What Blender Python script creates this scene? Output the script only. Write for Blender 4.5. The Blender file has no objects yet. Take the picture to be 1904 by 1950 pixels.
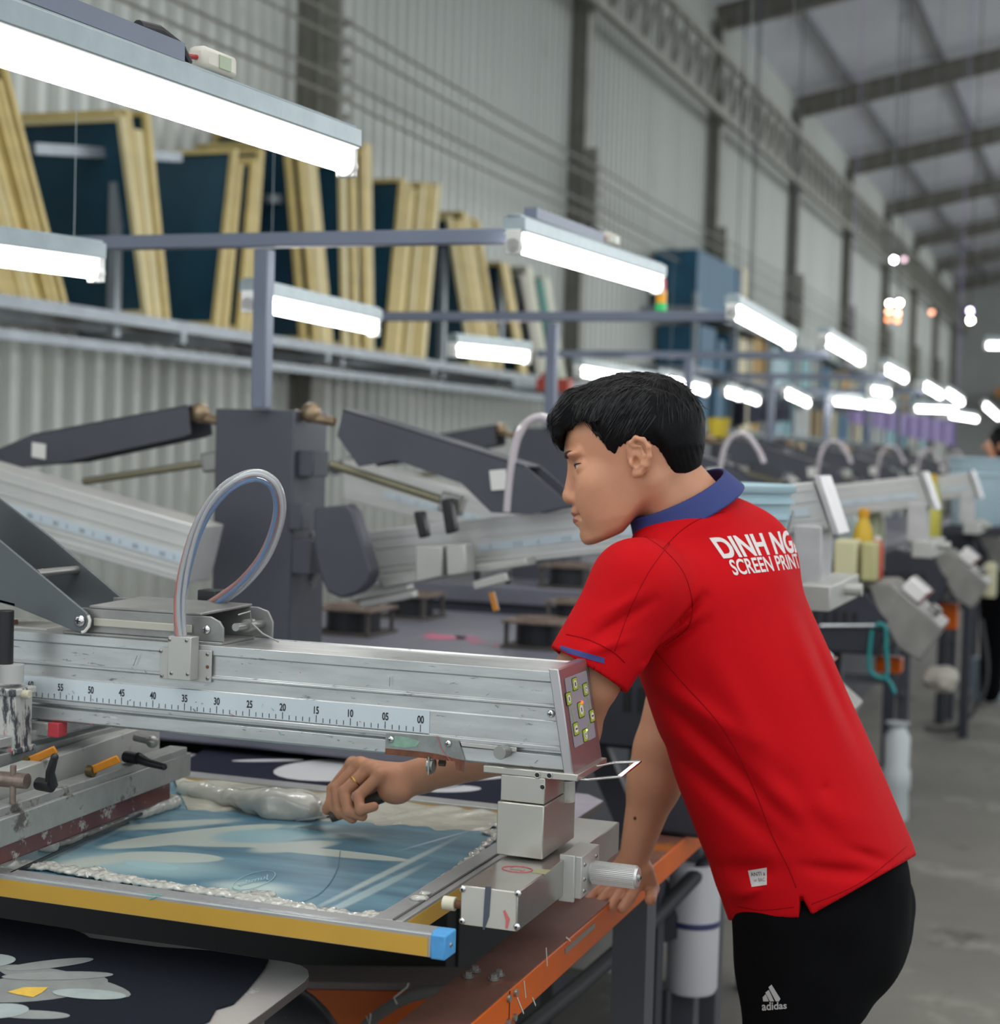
import bpy, bmesh, math, random
import numpy as np
from mathutils import Vector, Matrix
from mathutils.bvhtree import BVHTree
random.seed(7); rng = np.random.default_rng(7)
S = bpy.context.scene; COL = S.collection
# ---------------------------------------------------------------- camera
FPX, CX, CY, EYE = 3192.0, 952.0, 975.0, 1.48
def _n(v): v = np.array(v, float); return v/np.linalg.norm(v)
_dY = _n((1168, -90, 3192)); _dX = np.array((8752, 375, -3192.)); _dX = _n(_dX-_dX.dot(_dY)*_dY); _dZ = _n(np.cross(_dY, _dX))
if _dZ[1] > 0: _dZ = -_dZ
cam = bpy.data.cameras.new('camera'); camo = bpy.data.objects.new('camera', cam); COL.objects.link(camo)
right = Vector((_dX[0], _dY[0], _dZ[0])); up = -Vector((_dX[1], _dY[1], _dZ[1])); back = -Vector((_dX[2], _dY[2], _dZ[2]))
camo.matrix_world = Matrix(((right.x, up.x, back.x, 0), (right.y, up.y, back.y, 0), (right.z, up.z, back.z, EYE), (0, 0, 0, 1)))
cam.sensor_fit = 'HORIZONTAL'; cam.sensor_width = 36; cam.lens = 36*FPX/1904; cam.clip_start = .05; cam.clip_end = 200
cam.dof.use_dof = True; cam.dof.focus_distance = 2.16; cam.dof.aperture_fstop = 4.6
S.camera = camo
# ---------------------------------------------------------------- daylight through the open sides, exposure, added fill lights
W = bpy.data.worlds.new('daylight'); S.world = W; W.use_nodes = True
_bg = W.node_tree.nodes['Background']; _bg.inputs[0].default_value = (.86, .94, 1.0, 1); _bg.inputs[1].default_value = 1.15
S.view_settings.view_transform = 'Standard'; S.view_settings.look = 'None'; S.view_settings.gamma = 1
S.view_settings.use_curve_mapping = False; S.view_settings.exposure = -0.22
TUBE_POWER = 17.0
al = bpy.data.lights.new('added_fill', 'AREA'); al.shape = 'RECTANGLE'; al.size = 6; al.size_y = 10; al.energy = 290; al.color = (1, .985, .95)  # added overhead fill panel, unseen, stands for no particular fixture
alo = bpy.data.objects.new('added_fill', al); COL.objects.link(alo); alo.location = (.5, 1.8, 5.2)
al2 = bpy.data.lights.new('added_fill', 'AREA'); al2.shape = 'RECTANGLE'; al2.size = 5; al2.size_y = 30; al2.energy = 1500; al2.color = (.97, 1, 1)  # second added fill, out of view, brightens the far end
alo2 = bpy.data.objects.new('added_fill_far', al2); COL.objects.link(alo2); alo2.location = (5.5, 30, 5.0); alo2.rotation_euler = (0, math.radians(38), 0)
# ---------------------------------------------------------------- helpers
def P(u, v, X=None, Y=None, Z=None, d=None):
    """point of the place seen at photo pixel (u, v) on a given plane or depth"""
    r = np.array(((u-CX)/FPX, (v-CY)/FPX, 1.)); w = np.array((r.dot(_dX), r.dot(_dY), r.dot(_dZ)))
    t = d if d is not None else X/w[0] if X is not None else Y/w[1] if Y is not None else (Z-EYE)/w[2]
    return np.array((0, 0, EYE))+t*w
V = lambda *a: np.array(a, float)
def lin(c):
    if isinstance(c, str):
        c = [int(c[i:i+2], 16)/255 for i in (0, 2, 4)]
        c = [x/12.92 if x <= .04045 else ((x+.055)/1.055)**2.4 for x in c]
    return (c[0], c[1], c[2], 1)
_mats = {}
def mat(name, col, rough=.5, metal=0., var=0., vs=6., dirt=None, bump=0., bs=40., emit=0., ecol=None, trans=0., sss=0., spec=.5, coat=0., stretch=None, alpha=1., sheen=0.):
    if name in _mats: return _mats[name]
    m = bpy.data.materials.new(name); m.use_nodes = True; nt = m.node_tree; N = nt.nodes; L = nt.links
    b = N['Principled BSDF']; c = lin(col)
    b.inputs['Base Color'].default_value = c; b.inputs['Roughness'].default_value = rough; b.inputs['Metallic'].default_value = metal
    b.inputs['Specular IOR Level'].default_value = spec; b.inputs['Coat Weight'].default_value = coat; b.inputs['Alpha'].default_value = alpha
    b.inputs['Transmission Weight'].default_value = trans; b.inputs['Sheen Weight'].default_value = sheen
    if sss: b.inputs['Subsurface Weight'].default_value = sss; b.inputs['Subsurface Radius'].default_value = (1, .35, .18); b.inputs['Subsurface Scale'].default_value = .008
    if emit: b.inputs['Emission Color'].default_value = lin(ecol or col); b.inputs['Emission Strength'].default_value = emit
    tc = N.new('ShaderNodeTexCoord'); src = tc.outputs['Object']
    if stretch:
        mp = N.new('ShaderNodeMapping'); mp.inputs['Scale'].default_value = stretch; L.new(src, mp.inputs[0]); src = mp.outputs[0]
    def noise(s, det=4, r=.6):
        n = N.new('ShaderNodeTexNoise'); n.inputs['Scale'].default_value = s; n.inputs['Detail'].default_value = det; n.inputs['Roughness'].default_value = r
        L.new(src, n.inputs['Vector']); return n.outputs['Fac']
    def ramp(f, a, z):
        r = N.new('ShaderNodeMapRange'); r.inputs[1].default_value = a; r.inputs[2].default_value = z; L.new(f, r.inputs[0]); return r.outputs[0]
    out = None
    if var:
        mx = N.new('ShaderNodeMix'); mx.data_type = 'RGBA'
        mx.inputs[6].default_value = tuple(max(0, x*(1-var)) for x in c[:3])+(1,); mx.inputs[7].default_value = tuple(min(1, x*(1+var)) for x in c[:3])+(1,)
        L.new(ramp(noise(vs), .3, .7), mx.inputs[0]); out = mx.outputs[2]
    if dirt:
        for dc, amt, ds in (dirt if isinstance(dirt, list) else [dirt]):
            mx = N.new('ShaderNodeMix'); mx.data_type = 'RGBA'
            if out is None: mx.inputs[6].default_value = c
            else: L.new(out, mx.inputs[6])
            mx.inputs[7].default_value = lin(dc); t = .72-amt*.3
            L.new(ramp(noise(ds, 6, .7), t, t+.06), mx.inputs[0]); out = mx.outputs[2]
    if out is not None: L.new(out, b.inputs['Base Color'])
    if bump:
        bp = N.new('ShaderNodeBump'); bp.inputs['Strength'].default_value = 1; bp.inputs['Distance'].default_value = bump
        L.new(noise(bs, 5), bp.inputs['Height']); L.new(bp.outputs[0], b.inputs['Normal'])
    _mats[name] = m; return m
class MB:
    def __init__(s): s.v = []; s.f = []; s.m = []; s.mi = 0
    def add(s, vs, fs):
        o = len(s.v); s.v += [tuple(map(float, p)) for p in vs]; s.f += [tuple(i+o for i in f) for f in fs]; s.m += [s.mi]*len(fs); return s
    def box(s, lo, hi):
        (a, b, c), (d, e, f) = lo, hi
        return s.hexa([(a, b, c), (d, b, c), (d, e, c), (a, e, c), (a, b, f), (d, b, f), (d, e, f), (a, e, f)])
    def hexa(s, p): return s.add(p, [(0, 3, 2, 1), (4, 5, 6, 7), (0, 1, 5, 4), (1, 2, 6, 5), (2, 3, 7, 6), (3, 0, 4, 7)])
    def prism(s, poly, vec):
        n = len(poly); vec = np.array(vec, float); a = [np.array(p, float) for p in poly]
        return s.add(a+[p+vec for p in a], [tuple(range(n))[::-1], tuple(range(n, 2*n))]+[(i, (i+1) % n, n+(i+1) % n, n+i) for i in range(n)])
    def bar(s, p0, p1, w, h, up=(0, 0, 1)):
        p0 = np.array(p0, float); p1 = np.array(p1, float); t = _n(p1-p0); a = np.cross(t, up)
        if np.linalg.norm(a) < 1e-4: a = np.cross(t, (1, 0, 0))
        a = _n(a)*w/2; b = _n(np.cross(a, t))*h/2
        return s.hexa([p0-a-b, p0+a-b, p1+a-b, p1-a-b, p0-a+b, p0+a+b, p1+a+b, p1-a+b])
    def tube(s, pts, r, n=12, cap=True):
        pts = [np.array(p, float) for p in pts]; k = len(pts); r = [r]*k if np.isscalar(r) else r
        T = [_n(pts[min(i+1, k-1)]-pts[max(i-1, 0)]) for i in range(k)]
        u = np.cross(T[0], (0, 0, 1)); u = _n(u) if np.linalg.norm(u) > 1e-3 else np.array((1., 0, 0)); vs = []
        for i in range(k):
            u = _n(u-u.dot(T[i])*T[i]); w = np.cross(T[i], u)
            vs += [pts[i]+r[i]*(math.cos(2*math.pi*j/n)*u+math.sin(2*math.pi*j/n)*w) for j in range(n)]
        fs = [(i*n+j, i*n+(j+1) % n, (i+1)*n+(j+1) % n, (i+1)*n+j) for i in range(k-1) for j in range(n)]
        if cap: fs += [tuple(range(n))[::-1], tuple(range((k-1)*n, k*n))]
        return s.add(vs, fs)
    def cyl(s, p0, p1, r, r1=None, n=20): return s.tube([p0, p1], [r, r if r1 is None else r1], n)
    def lathe(s, prof, c, n=28):
        vs = []; k = len(prof)
        for r, z in prof: vs += [(c[0]+r*math.cos(2*math.pi*j/n), c[1]+r*math.sin(2*math.pi*j/n), c[2]+z) for j in range(n)]
        return s.add(vs, [(i*n+j, i*n+(j+1) % n, (i+1)*n+(j+1) % n, (i+1)*n+j) for i in range(k-1) for j in range(n)]+[tuple(range(n))[::-1], tuple(range((k-1)*n, k*n))])
    def ball(s, c, r, nu=16, nv=10):
        r = (r, r, r) if np.isscalar(r) else r; vs = [(c[0], c[1], c[2]-r[2])]
        for i in range(1, nv):
            a = -math.pi/2+math.pi*i/nv
            vs += [(c[0]+r[0]*math.cos(a)*math.cos(2*math.pi*j/nu), c[1]+r[1]*math.cos(a)*math.sin(2*math.pi*j/nu), c[2]+r[2]*math.sin(a)) for j in range(nu)]
        vs.append((c[0], c[1], c[2]+r[2])); fs = [(0, 1+(j+1) % nu, 1+j) for j in range(nu)]
        fs += [(1+i*nu+j, 1+i*nu+(j+1) % nu, 1+(i+1)*nu+(j+1) % nu, 1+(i+1)*nu+j) for i in range(nv-2) for j in range(nu)]
        e = len(vs)-1; o = 1+(nv-2)*nu; fs += [(e, o+j, o+(j+1) % nu) for j in range(nu)]
        return s.add(vs, fs)
    def build(s, name, m, parent=None, bevel=0, loc=None, sharp=35, recalc=True, seg=2):
        me = bpy.data.meshes.new(name); o = bpy.data.objects.new(name, me); COL.objects.link(o)
        org = np.zeros(3)
        if parent is not None:
            o.parent = parent; q = parent
            while q.parent: q = q.parent
            org = np.array(q.location)
        elif loc is not None: org = np.array(loc, float); o.location = org
        elif len(s.v):
            a = np.array(s.v); org = np.array(((a[:, 0].min()+a[:, 0].max())/2, (a[:, 1].min()+a[:, 1].max())/2, a[:, 2].min())); o.location = org
        me.from_pydata([tuple(np.array(p)-org) for p in s.v], [], s.f)
        for x in (m if isinstance(m, (list, tuple)) else [m]): me.materials.append(x)
        if len(me.materials) > 1: me.polygons.foreach_set('material_index', s.m)
        if recalc:
            bm = bmesh.new(); bm.from_mesh(me); bmesh.ops.recalc_face_normals(bm, faces=bm.faces); bm.to_mesh(me); bm.free()
        me.polygons.foreach_set('use_smooth', [True]*len(me.polygons)); me.set_sharp_from_angle(angle=math.radians(sharp))
        if bevel:
            b = o.modifiers.new('bevel', 'BEVEL'); b.width = bevel; b.segments = seg; b.limit_method = 'ANGLE'; b.angle_limit = .6; b.harden_normals = False
        me.update(); return o
def tag(o, label=None, cat=None, group=None, kind=None):
    for k, x in (('label', label), ('category', cat), ('group', group), ('kind', kind)):
        if x: o[k] = x
    return o
def thing(name, loc, label, cat, group=None):
    o = bpy.data.objects.new(name, None); COL.objects.link(o); o.location = loc; o.empty_display_size = .05
    return tag(o, label, cat, group)
def struct(mb, name, m, **k): return tag(mb.build(name, m, **k), kind='structure')
def kids(o): return [c for c in bpy.data.objects if c.parent == o]
def copy_tree(o, parent=None):
    c = o.copy(); COL.objects.link(c)
    if parent is not None: c.parent = parent
    for ch in list(o.children): copy_tree(ch, c)
    return c
def text_verts(txt, size, bold=0, extr=0.0, res=4):
    cu = bpy.data.curves.new('t', 'FONT'); cu.body = txt; cu.size = size; cu.resolution_u = res; cu.extrude = extr; cu.offset = bold; cu.fill_mode = 'FRONT'
    o = bpy.data.objects.new('t', cu); COL.objects.link(o); bpy.context.view_layer.update()
    me = o.to_mesh(); vs = [tuple(p.co) for p in me.vertices]; fs = [tuple(p.vertices) for p in me.polygons]
    o.to_mesh_clear(); bpy.data.objects.remove(o); bpy.data.curves.remove(cu); return vs, fs
def put_text(mb, txt, size, org, ux, uy, bold=0, center=True, aspect=1.):
    vs, fs = text_verts(txt, size, bold)
    a = np.array(vs); w = (a[:, 0].max()+a[:, 0].min())/2 if center else 0
    ux = np.array(ux, float); uy = np.array(uy, float); org = np.array(org, float)
    mb.add([org+ux*(x-w)*aspect+uy*y for x, y, z in vs], fs)
def smooth(pts, n=6):
    pts = [np.array(p) for p in pts]; out = []
    for i in range(len(pts)-1):
        p0, p1, p2, p3 = pts[max(i-1, 0)], pts[i], pts[i+1], pts[min(i+2, len(pts)-1)]
        for k in range(n):
            t = k/n; out.append(.5*((2*p1)+(-p0+p2)*t+(2*p0-5*p1+4*p2-p3)*t*t+(-p0+3*p1-3*p2+p3)*t**3))
    out.append(pts[-1]); return out
# signed-distance bodies meshed with surface nets
def surface_nets(fn, lo, hi, h):
    lo = np.array(lo, float); hi = np.array(hi, float); n = np.ceil((hi-lo)/h).astype(int)+1
    ax = [lo[i]+h*np.arange(n[i]) for i in range(3)]; D = np.empty(n, np.float32); B = 7; nb = -(-n//B)
    cs = np.stack(np.meshgrid(*[lo[i]+h*(B*np.arange(nb[i])+(B-1)/2) for i in range(3)], indexing='ij'), -1).reshape(-1, 3)
    cd = np.concatenate([fn(cs[i:i+200000]) for i in range(0, len(cs), 200000)]).reshape(nb); D[:] = np.repeat(np.repeat(np.repeat(cd, B, 0), B, 1), B, 2)[:n[0], :n[1], :n[2]]
    act0 = np.argwhere(np.abs(cd) < h*B*.87*1.7+.006); o = np.stack(np.meshgrid(*[np.arange(B)]*3, indexing='ij'), -1).reshape(-1, 3)
    for i in range(0, len(act0), 600):
        g = (act0[i:i+600, None]*B+o).reshape(-1, 3); g = g[(g < n).all(1)]; D[g[:, 0], g[:, 1], g[:, 2]] = fn(lo+h*g)
    D[0] = D[-1] = 1e-3+np.abs(D[0]); D[:, 0] = np.abs(D[:, 0])+1e-3; D[:, -1] = np.abs(D[:, -1])+1e-3; D[:, :, 0] = np.abs(D[:, :, 0])+1e-3; D[:, :, -1] = np.abs(D[:, :, -1])+1e-3
    s = D < 0; c = np.zeros(tuple(n-1)+(3,)); cnt = np.zeros(tuple(n-1))
    for axis in range(3):
        a = [slice(None)]*3; b = [slice(None)]*3; a[axis] = slice(0, -1); b[axis] = slice(1, None)
        da, db = D[tuple(a)], D[tuple(b)]; x = (da < 0) != (db < 0); t = np.where(x, da/np.where(x, da-db, 1), 0)
        o1, o2 = [k for k in range(3) if k != axis]
        for e1 in (0, 1):
            for e2 in (0, 1):
                sl = [slice(None)]*3; sl[o1] = slice(e1, n[o1]-1+e1); sl[o2] = slice(e2, n[o2]-1+e2); sl = tuple(sl)
                xx = x[sl]; cnt += xx; off = np.zeros(c.shape); off[..., axis] = t[sl]; off[..., o1] = e1; off[..., o2] = e2; c += off*xx[..., None]
    act = cnt > 0; idx = -np.ones(act.shape, int); ii = np.argwhere(act); idx[act] = np.arange(len(ii))
    vs = lo+h*(ii+c[act]/cnt[act][:, None]); faces = []
    for axis in range(3):
        a = [slice(1, n[k]-1) for k in range(3)]; b = list(a); a[axis] = slice(0, n[axis]-1); b[axis] = slice(1, n[axis])
        sa, sb = s[tuple(a)], s[tuple(b)]; x = np.argwhere(sa != sb)
        if not len(x): continue
        g = x.copy(); o1, o2 = [(1, 2), (2, 0), (0, 1)][axis]
        for k in range(3):
            if k != axis: g[:, k] += 1
        flip = sa[tuple(x.T)]; q = []
        for e1, e2 in ((-1, -1), (0, -1), (0, 0), (-1, 0)):
            w = g.copy(); w[:, o1] += e1; w[:, o2] += e2; q.append(idx[tuple(w.T)])
        q = np.stack(q, 1); q[~flip] = q[~flip][:, ::-1]; faces.append(q)
    faces = np.concatenate(faces); e = h*.3
    for _ in range(2):
        d0 = fn(vs); gr = np.stack([(fn(vs+np.eye(3)[k]*e)-fn(vs-np.eye(3)[k]*e))/(2*e) for k in range(3)], 1)
        g2 = np.maximum((gr**2).sum(1), .2); st = (d0/g2)[:, None]*gr; ln = np.linalg.norm(st, axis=1, keepdims=True); st *= np.minimum(1, h*.6/np.maximum(ln, 1e-9)); vs = vs-st
    return vs, faces
def smin(a, b, k): h = np.clip(.5+.5*(b-a)/k, 0, 1); return b*(1-h)+a*h-k*h*(1-h)
def smax(a, b, k): return -smin(-a, -b, k)
def cap(p, a, b, ra, rb):
    a = np.array(a, float); b = np.array(b, float); ab = b-a; t = np.clip((p-a)@ab/ab.dot(ab), 0, 1)
    return np.linalg.norm(p-a-t[:, None]*ab, axis=1)-(ra+(rb-ra)*t)
def ell(p, c, r, R=None):
    q = p-np.array(c, float)
    if R is not None: q = q@R      # columns of R = local axes
    r = np.array(r, float); k0 = np.linalg.norm(q/r, axis=1); k1 = np.linalg.norm(q/(r*r), axis=1)
    return np.where(k1 > 1e-9, k0*(k0-1)/np.maximum(k1, 1e-9), -r.min())
def sdf_obj(fn, lo, hi, h, name, m, parent=None, loc=None, sharp=180):
    v, f = surface_nets(fn, lo, hi, h); mb = MB(); mb.v = [tuple(x) for x in v]; mb.f = [tuple(map(int, x)) for x in f]; mb.m = [0]*len(mb.f)
    return mb.build(name, m, parent, loc=loc, sharp=sharp, recalc=False)
def wob(p, s, seed=0):
    q = p*s+seed*1.7
    return (np.sin(q[:, 0]*1.3+1.9*np.sin(q[:, 1]*.9+seed))+np.sin(q[:, 1]*1.7+1.3*np.sin(q[:, 2]*1.1))+np.sin(q[:, 2]*1.5+1.6*np.sin(q[:, 0]*.8)))/3
# shared materials
ALU = mat('aluminium', 'bcbebd', .33, .72, var=.16, vs=9, dirt=[('6d7073', .34, 26), ('d0d2d2', .2, 14)], stretch=(1, 6, 6))
ALU2 = mat('cast_aluminium', 'b5b5af', .42, .45, var=.08, dirt=('75736e', .2, 60))
STEEL = mat('zinc_steel', '9a9a96', .35, .8, var=.1)
CHROME = mat('chrome', 'd8d8d8', .15, 1)
RUST = mat('rust', '6b4a35', .8, .2, var=.3, vs=30)
DGREY = mat('slate_paint', '484b53', .5, .1, var=.08, dirt=('7a7c80', .1, 40))
DGREY2 = mat('link_paint', '5a5f62', .42, .3, var=.08, dirt=('9b9b98', .05, 60))
BLACK = mat('black_plastic', '15161a', .45, var=.2, dirt=('8a8a88', .12, 90))
PIPE = mat('pipe_paint', '6f7686', .4, .3, var=.06)
WHITE = mat('white_plastic', 'd9d9d3', .45)
# ================================================================ the hall
XW = -4.6; COLY = [3.75+5.15*i for i in range(10)]; YB = 52.
WALLM = mat('galvanised_wall', 'b9bcb5', .42, .25, var=.08, vs=.8, dirt=[('8d8d84', .25, 1.2)], stretch=(1, 1, .25))
def corr(x0, y0, y1, z0, z1, pitch, dep):
    m = MB(); n = int((y1-y0)/pitch); ys = []
    for i in range(n):
        y = y0+i*pitch; ys += [(y, 0), (y+pitch*.42, 0), (y+pitch*.55, dep), (y+pitch*.87, dep)]
    vs = [(x0+d, y, z0) for y, d in ys]+[(x0+d, y, z1) for y, d in ys]; k = len(ys)
    m.add(vs, [(i, i+1, k+i+1, k+i) for i in range(k-1)])
    vs2 = [(x0-.02, y, z) for z in (z0, z1) for y in (y0, y1)]; m.add(vs2, [(0, 1, 3, 2)])
    return m
struct(corr(XW, -1, YB, 0, 9.0, .165, .04), 'wall_left', WALLM, recalc=False)
FLOOR = mat('concrete_floor', '78756d', .6, 0, var=.22, vs=.9, dirt=[('8d8a81', .5, 2.2), ('5d5a53', .35, 3.1), ('9d9a92', .18, 9)], bump=.002, bs=30)
struct(MB().box((XW-.3, -3, -.1), (14, YB+.3, 0)), 'floor', FLOOR)
BW = mat('back_wall_sheet', 'a7aca9', .6, 0, var=.1, vs=.6)
struct(MB().box((XW-.3, YB, 0), (14, YB+.2, 12)), 'wall_back', BW)
# roof: height at the wall from the rafter seen over the fourth column
pa = P(1451, 220, Y=COLY[4]); pb = P(1904, 110, Y=COLY[4]); rs = (pb[2]-pa[2])/(pb[0]-pa[0]); rz = pa[2]+(XW-pa[0])*rs
RS, RZ = max(.12, min(.4, rs)), rz
print('roof', rs, rz)
zr = lambda x: RZ+(x-XW)*RS
ROOFM = mat('roof_sheet', 'd0d2da', .5, .15, var=.12, vs=.5, dirt=('7c7f88', .3, 1.))
m = MB(); x0, x1 = XW-.4, 12
m.hexa([(x0, -3, zr(x0)+.22), (x1, -3, zr(x1)+.22), (x1, YB+.3, zr(x1)+.22), (x0, YB+.3, zr(x0)+.22), (x0, -3, zr(x0)+.3), (x1, -3, zr(x1)+.3), (x1, YB+.3, zr(x1)+.3), (x0, YB+.3, zr(x0)+.3)])
struct(m, 'ceiling', ROOFM)
COLM = mat('column_paint', '8b8a80', .6, .1, var=.15); COLM2 = mat('rafter_paint', '6f6c62', .6, .1, var=.15)
tn = [0]
def trim(mb, m, **k): tn[0] += 1; return struct(mb, 'trim_%d' % tn[0], m, **k)
for i, y in enumerate(COLY):
    c = MB(); X0 = XW+.04
    c.box((X0, y-.08, 0), (X0+.01, y+.08, zr(XW))); c.box((X0+.14, y-.08, 0), (X0+.15, y+.08, zr(XW))); c.box((X0+.01, y-.006, 0), (X0+.14, y+.006, zr(XW)))
    trim(c, COLM)
    r = MB(); a = V(XW+.1, y, zr(XW+.1)-.02); b = V(11.5, y, zr(11.5)-.02)
    r.bar(a+V(0, 0, .14), b+V(0, 0, .14), .14, .012); r.bar(a-V(0, 0, .14), b-V(0, 0, .14), .14, .012); r.bar(a, b, .008, .27); trim(r, COLM2)
    # cable bracket: stack of insulator rungs on every column
    k = MB()
    for j in range(6): k.box((X0+.155, y-.03, 3.38+j*.11), (X0+.26, y+.14, 3.41+j*.11))
    k.box((X0+.152, y-.02, 3.3), (X0+.25, y+.02, 4.1)); trim(k, COLM)
# eaves lattice girder along the wall
t = MB(); zb, zt = 5.3, 5.95; xg = XW+.3
t.bar((xg, -1, zb), (xg, YB, zb), .07, .08); t.bar((xg, -1, zt), (xg, YB, zt), .07, .08)
y = 0.
while y < YB-.6:
    t.bar((xg, y, zb), (xg, y, zt), .04, .04, up=(1, 0, 0)); t.bar((xg, y, zb), (xg, y+.55, zt), .035, .035, up=(1, 0, 0)); y += .55
trim(t, COLM)
PURM = mat('purlin', '74777c', .55, .2)
for j in range(12):
    x = XW+.9+j*1.25; trim(MB().bar((x, -2, zr(x)+.17), (x, YB, zr(x)+.17), .03, .1), PURM)
for j, z in enumerate((3.45, 3.56, 3.78, 3.9)):   # cables strung along the wall
    pts = []
    for i in range(len(COLY)-1):
        for q in range(8): f = q/8; pts.append((XW+.36, COLY[i]+5.15*f, z-.025*4*f*(1-f)))
    trim(MB().tube(pts, .011, 5), COLM)
# back end: pale screen, dark gap, mezzanine with orange edge
trim(MB().box((-2.6, YB-.25, 6.0), (12, YB-.05, 7.4)), mat('pale_panel', 'c9d0ce', .6))
trim(MB().box((-2.6, YB-.3, 7.5), (12, YB-.05, 9.4)), mat('dark_gap', '2b2d2c', .8))
trim(MB().box((-3.2, YB-3, 3.3), (12, YB-.2, 3.55)), mat('orange_edge', 'b07a35', .6))
# ================================================================ fluorescent lamps
TUBE = mat('lit_tube', 'ffffff', .3, emit=TUBE_POWER, ecol=(1, .985, .96)); GALV = mat('lamp_channel', '9aa5a8', .35, .5, var=.1, vs=20)
LWH = mat('lamp_white', 'f2f2ee', .35); RED = mat('red_wire', 'a3161d', .4); BAL = mat('starter_box', 'd2cdc0', .4); LENS = mat('starter_window', '9fae8e', .2); CBLK = mat('black_cable', '17181b', .5)
def lamp(a, b, label, group=None, detail=1, box_at=.55):
    a = np.array(a, float); b = np.array(b, float); t = _n(b-a); s = _n(np.cross(t, (0, 0, 1))); u = np.cross(s, t)
    r = thing('fluorescent_lamp', tuple((a+b)/2), label, 'lamp', group)
    MB().cyl(a+t*.02+u*.006, b-t*.02+u*.006, .0175, n=20 if detail else 10).build('tube', TUBE, r)
    h = MB(); h.bar(a+u*.045, b+u*.045, .05, .03, up=u); h.bar(a+u*.063, b+u*.063, .03, .006, up=u); h.build('housing', GALV, r, bevel=.002 if detail else 0)
    MB().bar(a+u*.0285+t*.01, b+u*.0285-t*.01, .05, .002, up=u).build('reflector', LWH, r)
    for p, q in ((a, 1), (b, -1)):
        e = MB(); e.bar(p+t*q*.004-u*.018, p+t*q*.004+u*.034, .034, .016, up=t); e.cyl(p-t*.004*q, p+t*.016*q, .019, n=14); e.build('lampholder', WHITE if detail else LWH, r, bevel=.003 if detail else 0)
    if detail == 0:
        m = MB()
        for f_ in (.15, .85): p = a+(b-a)*f_+u*.06; m.cyl(p, (p[0], p[1], zr(p[0])+.2), .0007, n=4)
        m.build('hanger_wire', GALV, r)
    if detail:
        c = a+(b-a)*box_at+u*.083
        MB().bar(c-t*.045, c+t*.045, .03, .032, up=u).build('starter', BAL, r, bevel=.008)
        MB().bar(c-t*.01-s*-.0155, c+t*.022-s*-.0155, .002, .018, up=u).build('starter_window', LENS, r)
        MB().tube([c-t*.04, c-t*.07-u*.004, c-t*.09-u*.02], .0035, 8).build('red_wire', RED, r)
        MB().tube([c-t*.19+u*.01, c-t*.14+u*.014, c-t*.09+u*.004, c-t*.07-u*.012, c-t*.08-u*.03], .008, 10).build('cable', CBLK, r)
        MB().bar(c-t*.6+u*-.004, c-t*.1-u*.006, .03, .024, up=u).build('hanger_bar', PIPE, r)
    return r
XR, XL, XP = -1.19, -2.5, -1.815
SY = [1.3, 3.32, 5.39, 7.35, 9.3, 11.3, 13.3, 15.3]
lamp(P(-330, 2, X=XR), P(662, 318, X=XR), 'nearest large fluorescent lamp crossing the top left corner', detail=1, box_at=.63)
lamp(P(977, 468, X=XR), P(1252, 548, X=XR), 'lit fluorescent lamp hanging from the right end of the second pipe stand, above the worker', detail=1, box_at=.6)
RG = 'lamps on the right ends of the pipe stands'
def lp(u0, v0, u1, v1, lab, x=XR, g=RG, z=None):
    a = P(u0, v0, Z=z) if z else P(u0, v0, X=x); b = P(u1, v1, Z=z) if z else P(u1, v1, X=x); return lamp(a, b, lab, g, 0)
lp(1393, 597, 1504, 657, 'fluorescent lamp at the end of the third pipe stand, right of the signal tower')
lp(1568, 650, 1638, 690, 'third lamp after the worker in the falling row of lamps at the right')
lp(1682, 704, 1722, 724, 'blurred short lamp left of the row of three lowest right lamps')
lp(1757, 736, 1790, 755, 'blurred far lamp just touching the next one at its right end')
lp(1800, 748, 1830, 768, 'blurred far lamp just touching the lamp on its left')
lp(1872, 772, 1900, 796, 'rightmost of the far slanted lamps, at the right edge over the second worker')
LG = 'lamps on the wall side ends of the pipe stands'
lp(-150, 478, 186, 521, 'lit lamp entering from the left edge under the grey pipe', g=LG, z=1.81)
lp(473, 580, 712, 629, 'lit lamp passing behind the grey post of the nearest pipe stand', g=LG, z=1.81)
lp(860, 670, 1003, 684, 'lit lamp ending behind the second grey post, left of the worker', g=LG, z=1.81)
lp(1100, 710, 1240, 733, 'lit lamp just behind the top of the worker\'s hair, left part', g=LG, z=1.81)
lp(1262, 728, 1343, 747, 'lit lamp just right of the worker\'s hair', g=LG, z=1.81)
lp(1378, 748, 1408, 757, 'far lamp right of the head, left one of a touching pair', g=LG, z=1.83)
lp(1414, 758, 1441, 766, 'far lamp right of the head, right one of a touching pair', g=LG, z=1.83)
lp(1493, 750, 1537, 770, 'short far lamp standing over a pale post', g=LG, z=1.84)
lp(1584, 766, 1640, 772, 'left piece of the long level glow above the purple cloth', g=LG, z=1.84)
lp(1645, 772, 1696, 778, 'right piece of the long level glow above the purple cloth', g=LG, z=1.84)
lp(1656, 745, 1690, 751, 'small far lamp above the long level glow', g=LG, z=1.88)
lp(1740, 780, 1822, 783, 'long level far lamp above the right part of the purple cloth', g=LG, z=1.84)
lp(1805, 792, 1858, 800, 'far lamp at the right end of the long level lamp', g=LG, z=1.84)
lamp(P(1875, 660, Y=11), P(1990, 662, Y=11), 'single level lamp cut by the right edge below the hanging bulbs', None, 0)
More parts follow.
